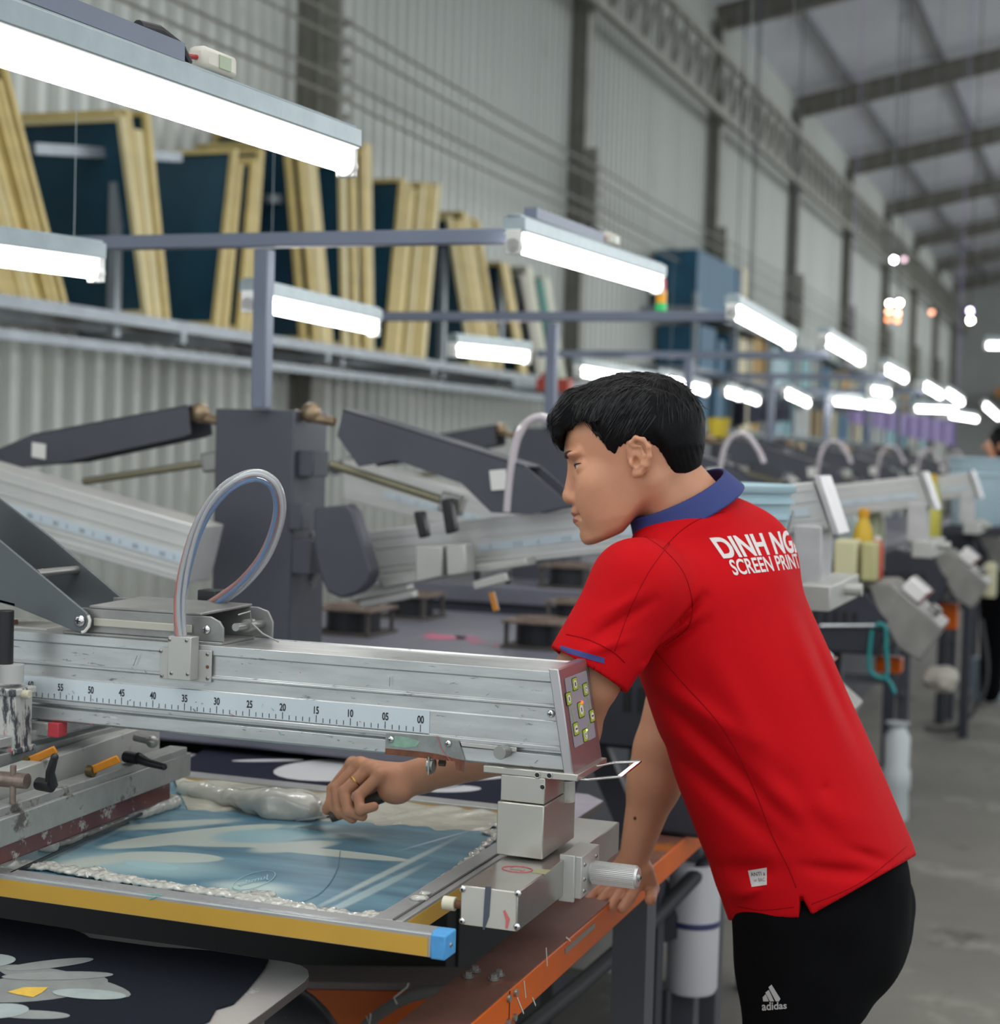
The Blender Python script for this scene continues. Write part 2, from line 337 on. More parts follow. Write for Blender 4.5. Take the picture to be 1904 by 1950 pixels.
# unseen lamps added for their light, behind the camera and to the right
for x, y in ((-2.5, 0.2), (-1.19, -.9), (.9, 1.6), (.9, -.6), (2.4, 3.5), (2.4, .6), (2.4, 6.5)):
    lamp((x, y, 1.95 if x < 0 else 2.3), (x, y+1.2, 1.95 if x < 0 else 2.3), 'unseen lamp added for its light', 'added unseen lamps', 0)
# ================================================================ pipe stands
def stand(k, y, label, ztop=1.93, zb=1.551):
    r = thing('lamp_stand', (XP, y, zb), label, 'lamp stand', 'pipe stands over the printing machine')
    MB().bar((XP, y, zb), (XP, y, ztop-.02), .036, .036).build('post', PIPE, r, bevel=.003)
    MB().bar((XL-.04, y, ztop), (XR+.0, y, ztop), .032, .032).build('crossbar', PIPE, r, bevel=.003)
    return r
stand(1, SY[1]+.06, 'grey T-shaped pipe stand whose crossbar spans the left half of the picture')
stand(2, SY[2]+.06, 'grey T-shaped pipe stand with its post left of the worker\'s hair')
for k, nm in ((3, 'third grey pipe stand, behind the worker\'s head'), (4, 'fourth grey pipe stand, right of the worker\'s head'), (5, 'fifth grey pipe stand, far down the machine'), (6, 'sixth grey pipe stand, far down the machine'), (7, 'last visible grey pipe stand, far down the machine')):
    stand(k, SY[k]+.06, nm, 1.92, 1.551 if k < 7 else .95)
# ================================================================ raised print units further down the machine
SCALE_BLUE = mat('scale_strip', 'c3ced6', .35, .3)
def press_unit(y, label, detail):
    """tower with a left and a right link arm, screw rods and two raised aluminium beams; laid out for y=3.4 and moved"""
    r = thing('press_tower', (XP, 3.4, .95), label, 'printing unit', 'dark grey towers along the machine')
    q = lambda u, v, Y=3.4: P(u, v, Y=Y)
    MB().box((-1.943, 3.4, .95), (-1.74, 3.57, 1.55)).build('tower', DGREY, r, bevel=.004)
    for b_ in (((-1.74, 3.40, 1.18), (-1.69, 3.46, 1.26)), ((-1.74, 3.42, 1.40), (-1.7, 3.5, 1.46)), ((-1.745, 3.39, 1.28), (-1.71, 3.43, 1.34))): MB().box(*b_).build('side_bracket', DGREY, r, bevel=.003)
    def arm(poly, nm, dy=.1):
        a = MB(); pts = [q(*p) for p in poly]; a.prism(pts, (0, .005, 0)); a.prism([p+V(0, dy, 0) for p in pts], (0, .005, 0)); a.hexa([pts[0]+V(0, 0, -.004), pts[1]+V(0, 0, -.004), pts[1]+V(0, dy, -.004), pts[0]+V(0, dy, -.004), pts[0], pts[1], pts[1]+V(0, dy, 0), pts[0]+V(0, dy, 0)])
        return a.build(nm, DGREY, r)
    A = arm([(653, 779), (998, 886), (1085, 962), (1010, 980), (935, 976), (878, 920), (752, 876), (683, 889), (642, 830)], 'link_arm')
    B = arm([(356, 771), (63, 826), (-95, 895), (-60, 915), (0, 889), (123, 880), (347, 832), (362, 826)], 'link_arm')
    for pts, nm in (([(932, 896), (963, 893), (966, 932), (936, 934)], A), ([(62, 842), (88, 846), (87, 875), (61, 870)], B)):
        pl = [q(*p, Y=3.397) for p in pts]; MB().prism(pl, (0, -.002, 0)).build('label_plate', WHITE, nm)
    for u0, v0, u1, v1, w in ((630, 884, 858, 958, .022), (160, 917, 405, 880, .02)):
        a, c = q(u0, v0, Y=3.45), q(u1, v1, Y=3.45); rod = MB(); n = 60
        rod.tube([a+(c-a)*i/n for i in range(n+1)], [w*.5 if i % 2 else w*.42 for i in range(n+1)], 10); rod.build('screw_rod', mat('brass_rod', '8d8770', .4, .6), r, sharp=20)
        MB().bar(c-_n(c-a)*.02, c+_n(c-a)*.03, .04, .045).build('rod_end', STEEL, r, bevel=.004)
    for c in ((388, 790, 3.44), (600, 790, 3.44)):
        p = q(c[0], c[1], Y=c[2]); m = MB(); m.cyl(p-V(.05, 0, 0), p+V(.05, 0, -.015), .011); m.ball(p+V(-.01, 0, .004), .024, 12, 8); m.build('pivot_joint', mat('worn_brass', '8d7a62', .35, .6, var=.3, vs=40), r)
    def beam(c, nm, dy, flip):
        p = [q(*k, Y=3.4+dy) for k in c]; m = MB(); m.prism(p, (0, .11, 0)); bo = m.build(nm, ALUW, r, bevel=.003)
        u = lambda s, t: (p[0]*(1-s)+p[1]*s)*(1-t)+(p[3]*(1-s)+p[2]*s)*t
        for t in (.18, .4, .78, .9):
            MB().hexa([u(.01, t)+V(0, -.003, 0), u(.99, t)+V(0, -.003, 0), u(.99, t), u(.01, t), u(.01, t-.025)+V(0, -.003, 0), u(.99, t-.025)+V(0, -.003, 0), u(.99, t-.025), u(.01, t-.025)]).build('rib', ALUW, bo)
        MB().hexa([u(.25, .68)+V(0, -.004, 0), u(.97, .68)+V(0, -.004, 0), u(.97, .68), u(.25, .68), u(.25, .52)+V(0, -.004, 0), u(.97, .52)+V(0, -.004, 0), u(.97, .52), u(.25, .52)]).build('scale_strip', SCALE_BLUE, bo)
        if detail > 1:
            tk = MB()
            for i in range(13):
                s = .28+i*.055
                for j in range(3 if i % 2 else 1): c0 = u(s+j*.008, .6); tk.bar(c0+V(0, -.0045, .004), c0+V(0, -.0045, -.006), .001, .0022, up=(0, 1, 0))
            tk.build('scale_marks', mat('faint_marks', '6c737a', .5), bo)
        return bo
    beam([(697, 1012), (1548, 917), (1582, 1008), (722, 1100)], 'beam', .12, 0)
    beam([(-90, 868), (378, 1002), (352, 1112), (-90, 985)], 'beam', -.25, 1)
    # dark rounded shield at the right foot of the tower, with the pointed grey plate behind
    s = MB(); s.prism([q(*p, Y=3.36) for p in ((597, 968), (660, 960), (672, 975), (708, 1088), (700, 1112), (680, 1130), (650, 1140), (622, 1128), (606, 1090), (596, 1040))], (0, .05, 0)); s.build('shield', DGREY, r, bevel=.006)
    s = MB(); s.prism([q(*p, Y=3.5) for p in ((535, 1012), (600, 1012), (604, 1095), (570, 1160), (556, 1168), (535, 1150))], (0, .03, 0)); s.build('rear_plate', STEEL, r, bevel=.006)
    # squeegee carriage under the right beam
    c = MB(); c.prism([q(*p, Y=3.46) for p in ((722, 1098), (1000, 1062), (1004, 1078), (790, 1110), (726, 1120))], (0, .07, 0)); c.prism([q(*p, Y=3.4) for p in ((790, 1040), (842, 1040), (842, 1098), (790, 1110))], (0, .05, 0)); c.prism([q(*p, Y=3.4) for p in ((848, 1040), (885, 1036), (890, 1092), (850, 1098))], (0, .05, 0)); c.build('carriage', ALU2, r, bevel=.004)
    for p in (((786, 975), (803, 973), (812, 1022), (797, 1026)), ((838, 952), (856, 948), (866, 1012), (848, 1018))): MB().prism([q(*k, Y=3.39) for k in p], (0, .03, 0)).build('black_handle', BLACK, r, bevel=.004)
    l = MB(); l.bar(q(905, 1115, 3.43), q(970, 1098, 3.43), .03, .02); l.build('front_rail', ALU2, r, bevel=.003)
    for u in (908, 966): MB().bar(q(u, 1088, 3.43), q(u+3, 1112, 3.43), .01, .012, up=(1, 0, 0)).build('clamp', BLACK, r)
    MB().bar(q(936, 1128, 3.42), q(945, 1163, 3.42), .006, .012, up=(1, 0, 0)).build('amber_tag', mat('amber', 'c07a1c', .3), r)
    m = MB(); m.bar(q(675, 1132, 3.5), q(780, 1112, 3.5), .05, .03); m.bar(q(690, 1150, 3.5), q(790, 1130, 3.5), .04, .02); m.build('underframe', ALU2, r, bevel=.004)
    b0 = q(1548, 905, 3.5); b1 = q(1585, 1018, 3.5); ec_ = MB(); ec_.hexa([b1, b1+V(.014, 0, 0), b1+V(.014, .15, 0), b1+V(0, .15, 0), b0, b0+V(.014, 0, 0), b0+V(.014, .15, 0), b0+V(0, .15, 0)]); ec_.build('end_cap', CAPM, r, bevel=.002)
    b = q(1513, 1000, 3.5); e = q(1562, 1115, 3.5); m = MB(); m.box((b[0], 3.5, e[2]), (e[0], 3.64, b[2])); m.build('post', CAPM, r, bevel=.003)
    b = q(1520, 1113, 3.4); e = q(1580, 1165, 3.4); m = MB(); m.box((b[0], 3.4, e[2]), (e[0], 3.8, b[2])); cbx = m.build('clamp_box', ALU2, r, bevel=.003)
    c0 = q(1583, 1120, 3.6); MB().cyl(c0, c0+V(.065, 0, 0), .014).build('knob', ALU2, cbx)
    # clear hose
    h = [q(965, 975), q(972, 900), q(985, 835), q(1010, 800), q(1045, 798), q(1078, 840), q(1095, 880)]
    MB().tube(smooth(h), .009, 10).build('hose', HOSE, r)
    r.location.y += y-3.4
    return r
CAPM = mat('worn_cap', 'bdbbbb', .4, .4, var=.1, vs=20)
ALUW = mat('pale_aluminium', 'c8c8c5', .4, .4, var=.06, vs=6)
HOSE = mat('clear_hose', 'd9cfd4', .2, 0, trans=.25, spec=.6)
U1 = press_unit(3.4, 'dark grey press tower with raised arms left and right, directly behind the near aluminium beam', 2)
for y, lab in ((5.45, 'second dark grey press tower, left of the worker\'s forehead'), (7.4, 'third dark grey press tower, hidden mostly by the worker\'s head'), (9.4, 'fourth dark grey press tower, just right of the worker\'s head'), (11.4, 'fifth dark grey press tower, right of the worker\'s head'), (13.4, 'sixth dark grey press tower, far down the machine')):
    c = copy_tree(U1); c.location = (XP, y, .95); c['label'] = lab
# ================================================================ machine deck and fans
DECK = mat('deck_paint', '6d6e79', .45, .15, var=.12, vs=4, dirt=[('c2bfc6', .12, 7), ('b06a7c', .02, 5)])
t = thing('machine_table', (-1.8, 4., 0), 'grey painted machine table with small black fans behind the near beam', 'machine table')
MB().box((-2.4, 2.78, .90), (-1.12, 5.0, .95)).build('table_top', DECK, t, bevel=.006)
MB().box((-2.3, 3.55, .0), (-1.32, 4.8, .9)).build('cabinet', DGREY, t)
p_ = P(845, 1213, Z=.951); mb = MB()
for dx, dy, r_ in ((0, 0, .05), (.06, .02, .03), (.12, -.06, .02), (-.07, .08, .012), (.2, -.1, .015)):
    mb.add([(p_[0]+dx+r_*1.3*math.cos(a), p_[1]+dy+r_*math.sin(a*1.0)*(1+.3*math.sin(3*a)), .9512) for a in [k*2*math.pi/16 for k in range(16)]], [tuple(range(16))])
mb.build('ink_splash', mat('pink_ink', 'b8607c', .6), t)
for x in (-2.25, -1.35):
    for y in (3.6, 4.7): MB().box((x-.03, y-.03, 0), (x+.03, y+.03, .35)).build('leg', DGREY, t)
t = thing('machine_table', (-1.8, 6.4, 0), 'raised far section of the grey machine table with dark front face', 'machine table')
MB().box((-2.4, 5.1, .97), (-1.3, 8.4, 1.03)).build('table_top', DECK, t, bevel=.006); MB().box((-2.38, 5.12, .0), (-1.32, 8.3, .97)).build('cabinet', mat('slate_front', '3a3e49', .5), t)
t = thing('machine_table', (-1.8, 12, 0), 'farthest section of the grey machine table', 'machine table')
MB().box((-2.4, 8.6, .9), (-1.3, 16, .95)).build('table_top', DECK, t, bevel=.006); MB().box((-2.3, 8.7, .0), (-1.4, 15.9, .9)).build('cabinet', DGREY, t)
def fan(u, v, w, z, label):
    a = P(u, v, Z=z); r = thing('cooling_fan', tuple(a), label, 'fan', 'small square fans on the machine table'); h = .075; x, y = a[0], a[1]; w /= 2
    f = MB()
    for sx in (-1, 1):
        for sy in (-1, 1): f.cyl((x+sx*w*.86, y+sy*w*.86, z), (x+sx*w*.86, y+sy*w*.86, z+h), .007, n=8)
    f.box((x-w, y-w, z), (x+w, y+w, z+.008)); f.build('frame', mat('fan_frame', '4b4642', .7, var=.2, vs=30), r)
    g = MB(); n = 20; o = [(x+w*.8*math.cos(2*math.pi*i/n), y+w*.8*math.sin(2*math.pi*i/n)) for i in range(n)]
    g.prism([(p[0], p[1], z+.008) for p in o], (0, 0, h-.016)); g.build('duct', mat('fan_duct', '1c1d22', .45), r)
    g = MB(); g.box((x-w, y-w, z+h-.008), (x+w, y+w, z+h)); 
    for i in range(5): rr = w*(.2+.15*i); g.tube([(x+rr*math.cos(2*math.pi*k/24), y+rr*math.sin(2*math.pi*k/24), z+h+.002) for k in range(25)], .0018, 5)
    g.build('grille', mat('dusty_grille', '6e6057', .8, var=.25, vs=60), r, bevel=.003)
fan(672, 1205, .19, .95, 'small black fan right of the clear hose loop, front one of two'); fan(782, 1175, .17, .95, 'small black fan behind the front fan, under the raised carriage')
fan(1030, 1232, .17, .95, 'small black fan beside the worker\'s sleeve, nearest one'); fan(1095, 1190, .15, .95, 'small black fan touching the red sleeve, behind the nearest one'); fan(1085, 1118, .17, 1.03, 'small black fan on the far raised table')
# ================================================================ near print head (lowered) : beam, scale, slide, post
BY = 2.0
q2 = lambda u, v, Y=BY: P(u, v, Y=Y)
ph = thing('print_head', (-.9, BY, 1.075), 'lowered aluminium print head with centimetre scale and button panel in front of the worker', 'print head')
prof = [(2.0, 1.199), (2.0, 1.1862), (2.0025, 1.185), (2.0025, 1.158), (1.9985, 1.157), (1.9985, 1.154), (2.001, 1.153), (2.001, 1.137), (2.0, 1.1365), (2.0, 1.106), (1.9965, 1.105), (1.9965, 1.1), (2.008, 1.0995), (2.008, 1.0945), (1.996, 1.094), (1.996, 1.0775), (2.0, 1.0745), (2.113, 1.0745), (2.113, 1.199), (2.100, 1.2015), (2.098, 1.199)]
xl, xt, xb = -1.9, -.655, -.632
def xe(z): return xb+(xt-xb)*(z-1.0745)/.1245
m = MB(); n = len(prof); m.add([(xl, y, z) for y, z in prof]+[(xe(z), y, z) for y, z in prof], [tuple(range(n)), tuple(range(n, 2*n))[::-1]]+[(i, (i+1) % n, n+(i+1) % n, n+i) for i in range(n)])
beam = m.build('beam', ALU, ph, bevel=.0006, sharp=25, seg=1)
s = MB(); s.box((-1.455, 1.9985, 1.107), (-.818, 2.0, 1.1365)); sc = s.build('scale_strip', mat('scale_plate', 'c9d2d6', .3, .35, var=.05, dirt=('8b8f92', .1, 35)), beam)
m = MB()
for c in range(61):
    x = -.83-.01*c; L_ = .0095 if c % 5 == 0 else .006; m.box((x-.0004, 1.9980, 1.108), (x+.0004, 1.9984, 1.108+L_))
for k in range(0, 13):
    put_text(m, '%02d' % (k*5), .0138, (-.83-.05*k, 1.9980, 1.1195), (1, 0, 0), (0, 0, 1), bold=.0003, aspect=.68)
m.build('scale_marks', mat('ink_black', '1b2026', .5), sc, recalc=False)
# scuffs and pen marks along the beam
m = MB(); r_ = random.Random(3)
for i in range(70):
    x = r_.uniform(-1.45, -.67); z = r_.choice([r_.uniform(1.077, 1.094), r_.uniform(1.1, 1.13), r_.uniform(1.14, 1.18)]); l = r_.uniform(.001, .006); a = r_.uniform(-.9, .9); y = 1.9945 if z < 1.0945 else 1.9975 if z < 1.137 else 1.9982
    d = V(math.cos(a), 0, math.sin(a)); m.mi = r_.choice([0, 0, 0, 1, 2]); m.bar(V(x, y, z), V(x, y, z)+d*l, .0003, .0007*r_.uniform(.6, 2), up=(0, 1, 0))
m.mi = 0; m.bar((-.875, 1.998, 1.164), (-.875, 1.998, 1.176), .0003, .0008, up=(0, 1, 0)); m.bar((-1.262, 1.998, 1.163), (-1.256, 1.998, 1.178), .0003, .0008, up=(0, 1, 0))
m.build('scuffs', [mat('pen_mark', '3b3f49', .6), mat('red_mark', 'b8545c', .6), mat('green_mark', '5c9a86', .6)], beam)
# end cap
m = MB(); c0 = lambda z, dx=0: xe(z)+dx
m.hexa([(c0(1.066), 1.992, 1.066), (c0(1.066, .013), 1.992, 1.066), (c0(1.066, .013), 2.118, 1.066), (c0(1.066), 2.118, 1.066), (c0(1.204), 1.992, 1.204), (c0(1.204, .013), 1.992, 1.204), (c0(1.204, .013), 2.118, 1.204), (c0(1.204), 2.118, 1.204)])
capo = m.build('end_cap', mat('end_cap_paint', 'b5b2b2', .28, .85, dirt=('8d8a88', .1, 50)), ph, bevel=.0015)
def E(s, t, o=0): z = 1.066+.138*t; return V(xe(z)+.0132+o, 1.992+.126*s, z)
quad = lambda mb, s0, t0, s1, t1, o: mb.add([E(s0, t0, o), E(s1, t0, o), E(s1, t1, o), E(s0, t1, o)], [(0, 1, 2, 3)])
def rrect(mb, s, t, ws, ht, o, rr=.35, n=5):
    pts = []
    for k, (cx, cy) in enumerate(((1, 1), (-1, 1), (-1, -1), (1, -1))):
        for j in range(n+1):
            a = math.pi/2*(k+j/n); pts.append(E(s+cx*ws*(1-rr)+ws*rr*math.cos(a), t+cy*ht*(1-rr)+ht*rr*math.sin(a), o))
    mb.add(pts, [tuple(range(len(pts)))])
m = MB(); rrect(m, .51, .585, .37, .315, .0004, .06); pan = m.build('button_panel', mat('panel_grey', '8c8990', .45), capo, recalc=False)
g = MB(); bt = [(.43, .82), (.75, .735), (.17, .715), (.51, .575), (.84, .475), (.26, .43), (.53, .335)]
for a, b in ((0, 1), (0, 2), (5, 6), (6, 4), (2, 5), (1, 4)):
    (s0, t0), (s1, t1) = bt[a], bt[b]; A, B = E(s0, t0, .0006), E(s1, t1, .0006); g.bar(A, B, .0016, .0003, up=(1, 0, 0))
g.build('green_line', mat('panel_green', '86a336', .5), pan)
for i, (s_, t_) in enumerate(bt):
    b = MB(); b.mi = 0; rrect(b, s_, t_, .085 if i != 3 else .1, .06 if i != 3 else .075, .0010, .3); b.mi = 1; rrect(b, s_, t_, .075 if i != 3 else .09, .053 if i != 3 else .067, .0012, .3); b.mi = 2; rrect(b, s_, t_, .05 if i != 3 else .06, .035 if i != 3 else .045, .0016, .95)
    b.mi = 3
    if i in (4, 5): b.bar(E(s_-.025, t_, .0018), E(s_+.03, t_, .0018), .0022, .0003, up=(1, 0, 0))
    elif i in (0, 2, 3): b.bar(E(s_, t_-.018, .0018), E(s_, t_+.018, .0018), .0030 if i else .004, .0003, up=(1, 0, 0))
    else: b.tube([E(s_+.025*math.cos(a), t_+.02*math.sin(a), .0018) for a in (0, 1, 2, 3, 4, 5)], .0004, 5)
    b.build('button', [mat('btn_dark', '2f3d16', .5), mat('btn_green', '9aac3a', .5), mat('btn_white', 'd6cfc9', .5), mat('btn_symbol', '4b3a3c', .5)], pan, recalc=False)
MB().ball(E(.56, .635, .001), .0022, 10, 6).build('red_indicator', mat('led_red', 'ff3a1a', .3, emit=6), pan); MB().ball(E(.585, .375, .001), .0016, 10, 6).build('green_indicator', mat('led_green', 'b8ff50', .3, emit=4), pan)
# cross-head screws
def screw(p, d, r, name='screw', par=ph, cross=True, hexr=False):
    p = np.array(p, float); d = _n(np.array(d, float)); m = MB(); u = _n(np.cross(d, (0.1, .2, 1))); w = np.cross(d, u)
    m.tube([p, p+d*r*.25, p+d*r*.5, p+d*r*.62], [r, r*.93, r*.6, r*.15], 16)
    o = m.build(name, CHROME if not hexr else STEEL, par, sharp=60)
    c = MB(); e = p+d*r*.6
    if cross: c.bar(e-u*r*.5, e+u*r*.5, r*.2, r*.12, up=d); c.bar(e-w*r*.5, e+w*r*.5, r*.2, r*.12, up=d); 
    else: c.cyl(e-d*.0001, e+d*r*.1, r*.38, n=6)
    c.build('screw_recess', BLACK, o)
    return o
screw(q2(1049, 1359), (0, -1, 0), .0052)
# stop plate with two screws, rusty lower half
sp = [q2(*k, Y=1.993) for k in ((734, 1397), (832, 1402), (873, 1411), (884, 1446), (883, 1470), (868, 1466), (866, 1450), (733, 1436))]
m = MB(); m.prism(sp, (0, .003, 0)); st = m.build('stop_plate', mat('stop_plate_metal', '8b8d8b', .5, .5, var=.2, vs=40, dirt=[('7d9a8b', .25, 60)]), ph, bevel=.0004)
m = MB(); m.prism([q2(*k, Y=1.9925) for k in ((734, 1425), (800, 1431), (835, 1436), (868, 1445), (884, 1448), (883, 1470), (868, 1466), (866, 1450), (733, 1436))], (0, .0005, 0)); m.build('rusty_edge', mat('stop_rust', '6d4230', .8, .1, var=.35, vs=90), st)
m = MB(); m.prism([q2(*k, Y=1.9926) for k in ((752, 1401), (775, 1404), (800, 1412), (792, 1422), (770, 1424), (740, 1420), (748, 1410))], (0, .0004, 0)); m.build('green_smear', mat('green_smear_m', '7fa08e', .6, var=.15, vs=120), st)
m = MB(); m.tube([q2(*k, Y=1.9922) for k in ((833, 1402), (840, 1425), (853, 1443), (862, 1455))], .0004, 6); m.build('red_streak', mat('red_mark', 'b8545c'), st)
screw(q2(744, 1408, 1.992), (0, -1, 0), .0046, par=st); screw(q2(853, 1416, 1.992), (0, -1, 0), .0046, par=st)
m = MB(); p = q2(821, 1457, 1.999); m.cyl(p+V(-.004, 0, 0), p+V(.004, 0, 0), .009, n=18); m.box(p+V(-.0008, -.010, -.011), p+V(.0012, .009, .012)); m.cyl(p+V(0, 0, .008), p+V(0, 0, .02), .006); m.build('roller', STEEL, ph)
for u, v in ((842, 1453), (958, 1467), (977, 1476)):
    p = q2(u, v, 2.02); MB().cyl(p-V(.004, 0, 0), p+V(.004, 0, 0), .0045, n=6).build('bolt', mat('worn_bolt', '6b5a4c', .5, .6), ph)
# thumb knob and slot slider
p = q2(959, 1430, 1.993); m = MB(); m.tube([p+V(.004, 0, 0), p+V(0, -.014, 0), p+V(0, -.016, 0)], [.0075, .0088, .0082], 24); m.build('thumb_knob', STEEL, ph); 
MB().prism([q2(*k, Y=1.993) for k in ((876, 1413), (983, 1424), (983, 1432), (879, 1421))], (0, .003, 0)).build('slot_slider', ALU2, ph, bevel=.0005)
# post under the end
pm = mat('post_paint', 'b9b7ae', .3, .78, var=.04, dirt=('8e897d', .1, 60))
m = MB(); m.box((-.738, 1.988, 1.0655), (-.612, 2.118, 1.0745)); m.box((-.7135, 1.988, 1.0325), (-.6545, 2.112, 1.0655)); m.build('post_bracket', pm, ph, bevel=.0012)
m = MB(); m.box((-.716, 1.984, .9635), (-.6535, 2.116, 1.0315)); m.build('post', pm, ph, bevel=.0015)
for u, v in ((1023, 1476), (1046, 1477), (1033, 1499)):
    p = q2(u, v, 1.9875); m = MB(); m.tube([p+V(0, .0002, 0), p-V(0, .0006, 0)], [.0028, .0028], 14); a = m.build('bolt_hole', BLACK, ph); m = MB(); m.tube([p+V(.0035*math.cos(k*math.pi/8), -.0006, .0035*math.sin(k*math.pi/8)) for k in range(17)], .0006, 6); m.build('rim', ALU2, a)
p = P(1080, 1500, X=-.6535); m = MB(); m.cyl(p+V(0, 0, -.014), p+V(0, 0, .016), .0095, n=24)
for k in range(36): a = 2*math.pi*k/36; m.bar(p+V(.0097*math.cos(a), .0097*math.sin(a), -.018), p+V(.0097*math.cos(a), .0097*math.sin(a), .008), .0009, .0009)
m.build('ridged_roller', mat('ridged_white', 'cfccc6', .5), ph); m = MB(); m.cyl(p+V(0, 0, .010), p+V(0, 0, .017), .0105); m.cyl(p+V(0, 0, .016), p+V(0, 0, .026), .0055); m.build('roller_cap', BLACK, ph)
# lift handle: flat bent bar loop beyond the end cap
h = MB(); z0 = 1.066
hp = [P(1056, 1480, Z=1.062), P(1120, 1484, Z=1.062), P(1180, 1479, Z=1.064), P(1217, 1450, Z=1.072), P(1170, 1452, Z=1.073), P(1128, 1460, Z=1.070)]
for a, b in zip(hp[:-1], hp[1:]): h.bar(a, b, .0065, .0025)
for a in hp[1:-1]: h.cyl(a-V(0, 0, .00125), a+V(0, 0, .00125), .00325, n=12)
h.build('lift_handle', CHROME, ph, bevel=.0006)
# slide on top with link pivot
TZ = 1.2
SL = mat('slide_steel', '8f908d', .4, .6, var=.12, vs=30, dirt=('5e5c58', .15, 50))
m = MB(); m.box((-1.385, 2.008, 1.199), (-1.13, 2.104, 1.203)); m.prism([(-1.362, 2.012, 1.203), (-1.13, 2.012, 1.203), (-1.13, 2.012, 1.222), (-1.136, 2.012, 1.231), (-1.150, 2.012, 1.237), (-1.362, 2.012, 1.237)], (0, .004, 0)); m.prism([(-1.362, 2.098, 1.203), (-1.10, 2.098, 1.203), (-1.10, 2.098, 1.225), (-1.108, 2.098, 1.24), (-1.125, 2.098, 1.245), (-1.362, 2.098, 1.245)], (0, .004, 0))
m.hexa([(-1.345, 2.012, 1.237), (-1.165, 2.012, 1.237), (-1.135, 2.102, 1.245), (-1.315, 2.102, 1.245), (-1.345, 2.012, 1.241), (-1.165, 2.012, 1.241), (-1.135, 2.102, 1.249), (-1.315, 2.102, 1.249)])
slide = m.build('slide_bracket', SL, ph, bevel=.0012)
m = MB(); m.box((-1.335, 2.0085, 1.213), (-1.178, 2.0118, 1.224)); m.build('slot_insert', mat('slot_insert_metal', 'b6b4a6', .45, .3), slide, bevel=.001)
m = MB(); m.cyl((-1.116, 2.02, 1.224), (-1.116, 2.10, 1.222), .0055); m.cyl((-1.116, 2.05, 1.2235), (-1.116, 2.066, 1.2232), .009); m.build('cross_shaft', STEEL, slide); screw((-1.156, 2.011, 1.219), (0, -1, 0), .0062, 'pivot_screw', slide, cross=True)
m = MB(); m.tube([(-1.118, 2.03, 1.24), (-1.105, 2.04, 1.245), (-1.108, 2.05, 1.228), (-1.09, 2.05, 1.214), (-1.07, 2.06, 1.203)], .0012, 6); m.build('wire', STEEL, slide)
MB().box((-1.235, 2.12, 1.203), (-1.205, 2.15, 1.262)).build('black_stop', BLACK, ph, bevel=.002)
# clamp for the hose
m = MB(); f0, f1 = q2(305, 1232, 1.997), q2(402, 1300, 1.997); m.box((f0[0], 1.9965, f1[2]), (f1[0], 1.9985, f0[2])); c1 = m.build('clamp_backplate', ALU2, ph, bevel=.0005)
g0, g1 = q2(320, 1211, 1.975), q2(362, 1297, 1.975); m = MB(); m.box((g0[0], 1.975, g1[2]), (g1[0], 1.9965, g0[2])); m.build('clamp_block', ALU2, ph, bevel=.001)
for u, v in ((323, 1218), (355, 1220), (326, 1282), (357, 1284)): screw(q2(u, v, 1.975), (0, -1, 0), .0026, par=c1, cross=False, hexr=True)
for u, v in ((306, 1240), (308, 1287), (395, 1246), (395, 1292)): screw(q2(u, v, 1.9965), (0, -1, 0), .0028, par=c1, cross=False, hexr=True)
m = MB(); p = q2(395, 1270, 1.9965); m.cyl(p, p-V(0, .0008, 0), .0024); m.build('rusty_rivet', RUST, c1)
# big transparent hose loop with coloured wires inside
hz = [(344, 1213), (342, 1170), (345, 1125), (356, 1070), (375, 1010), (402, 960), (440, 922), (485, 905), (520, 921), (533, 962), (524, 1012), (500, 1065), (462, 1110), (425, 1138), (394, 1157)]
hp = [P(u, v, Y=1.985+.125*max(0, (i-6)/8)**1.0) for i, (u, v) in enumerate(hz)]
hs = smooth(hp); ho = MB().tube(hs, .0088, 20, cap=False).build('hose', mat('hose_clear', 'eef0f2', .09, 0, trans=.86, spec=.8), ph)
def inner(off, ph0, r, nm, col, tw=5.):
    pts = []; u = np.array((0, 1., 0))
    for i in range(len(hs)):
        t = _n(hs[min(i+1, len(hs)-1)]-hs[max(i-1, 0)]); w = np.cross(t, u); a = ph0+tw*i/len(hs); pts.append(hs[i]+off*(math.cos(a)*_n(w)+math.sin(a)*u))
    MB().tube(pts, r, 8).build(nm, mat(nm+'_mat', col, .35), ho)
inner(.0042, -1.2, .0026, 'orange_wire', 'e2552c'); inner(.0042, .6, .0024, 'blue_wire', '4a8fd0'); inner(.0044, 2.6, .0022, 'white_wire', 'd8dadb'); inner(.004, 4.2, .0022, 'clear_wire', 'c3c6c8')
# link arm (open trough) coming down from the upper left
lk = [P(u, v, Y=2.0) for u, v in ((-160, 900), (0, 1030), (163, 1166), (173, 1180), (171, 1195), (161, 1206), (148, 1204), (28, 1155), (-160, 1105))]
m = MB(); m.prism(lk, (0, .005, 0)); m.build('link_side', DGREY2, ph, bevel=.001)
lk2 = [P(u, v, Y=2.105) for u, v in ((-60, 905), (95, 1022), (245, 1150), (180, 1192), (60, 1150), (-60, 1080))]
m = MB(); m.prism(lk2, (0, .005, 0)); m.build('link_side', DGREY2, ph, bevel=.001)
a, b, c, d = P(-160, 1105, Y=2.0), P(28, 1155, Y=2.0), P(28, 1155, Y=2.0)+V(0, .105, 0), P(-160, 1105, Y=2.0)+V(0, .105, 0); m = MB(); m.hexa([a, b, c, d, a+V(0, 0, .004), b+V(0, 0, .004), c+V(0, 0, .004), d+V(0, 0, .004)])
m.build('link_floor', mat('link_inside', '2b2c2e', .5), ph)
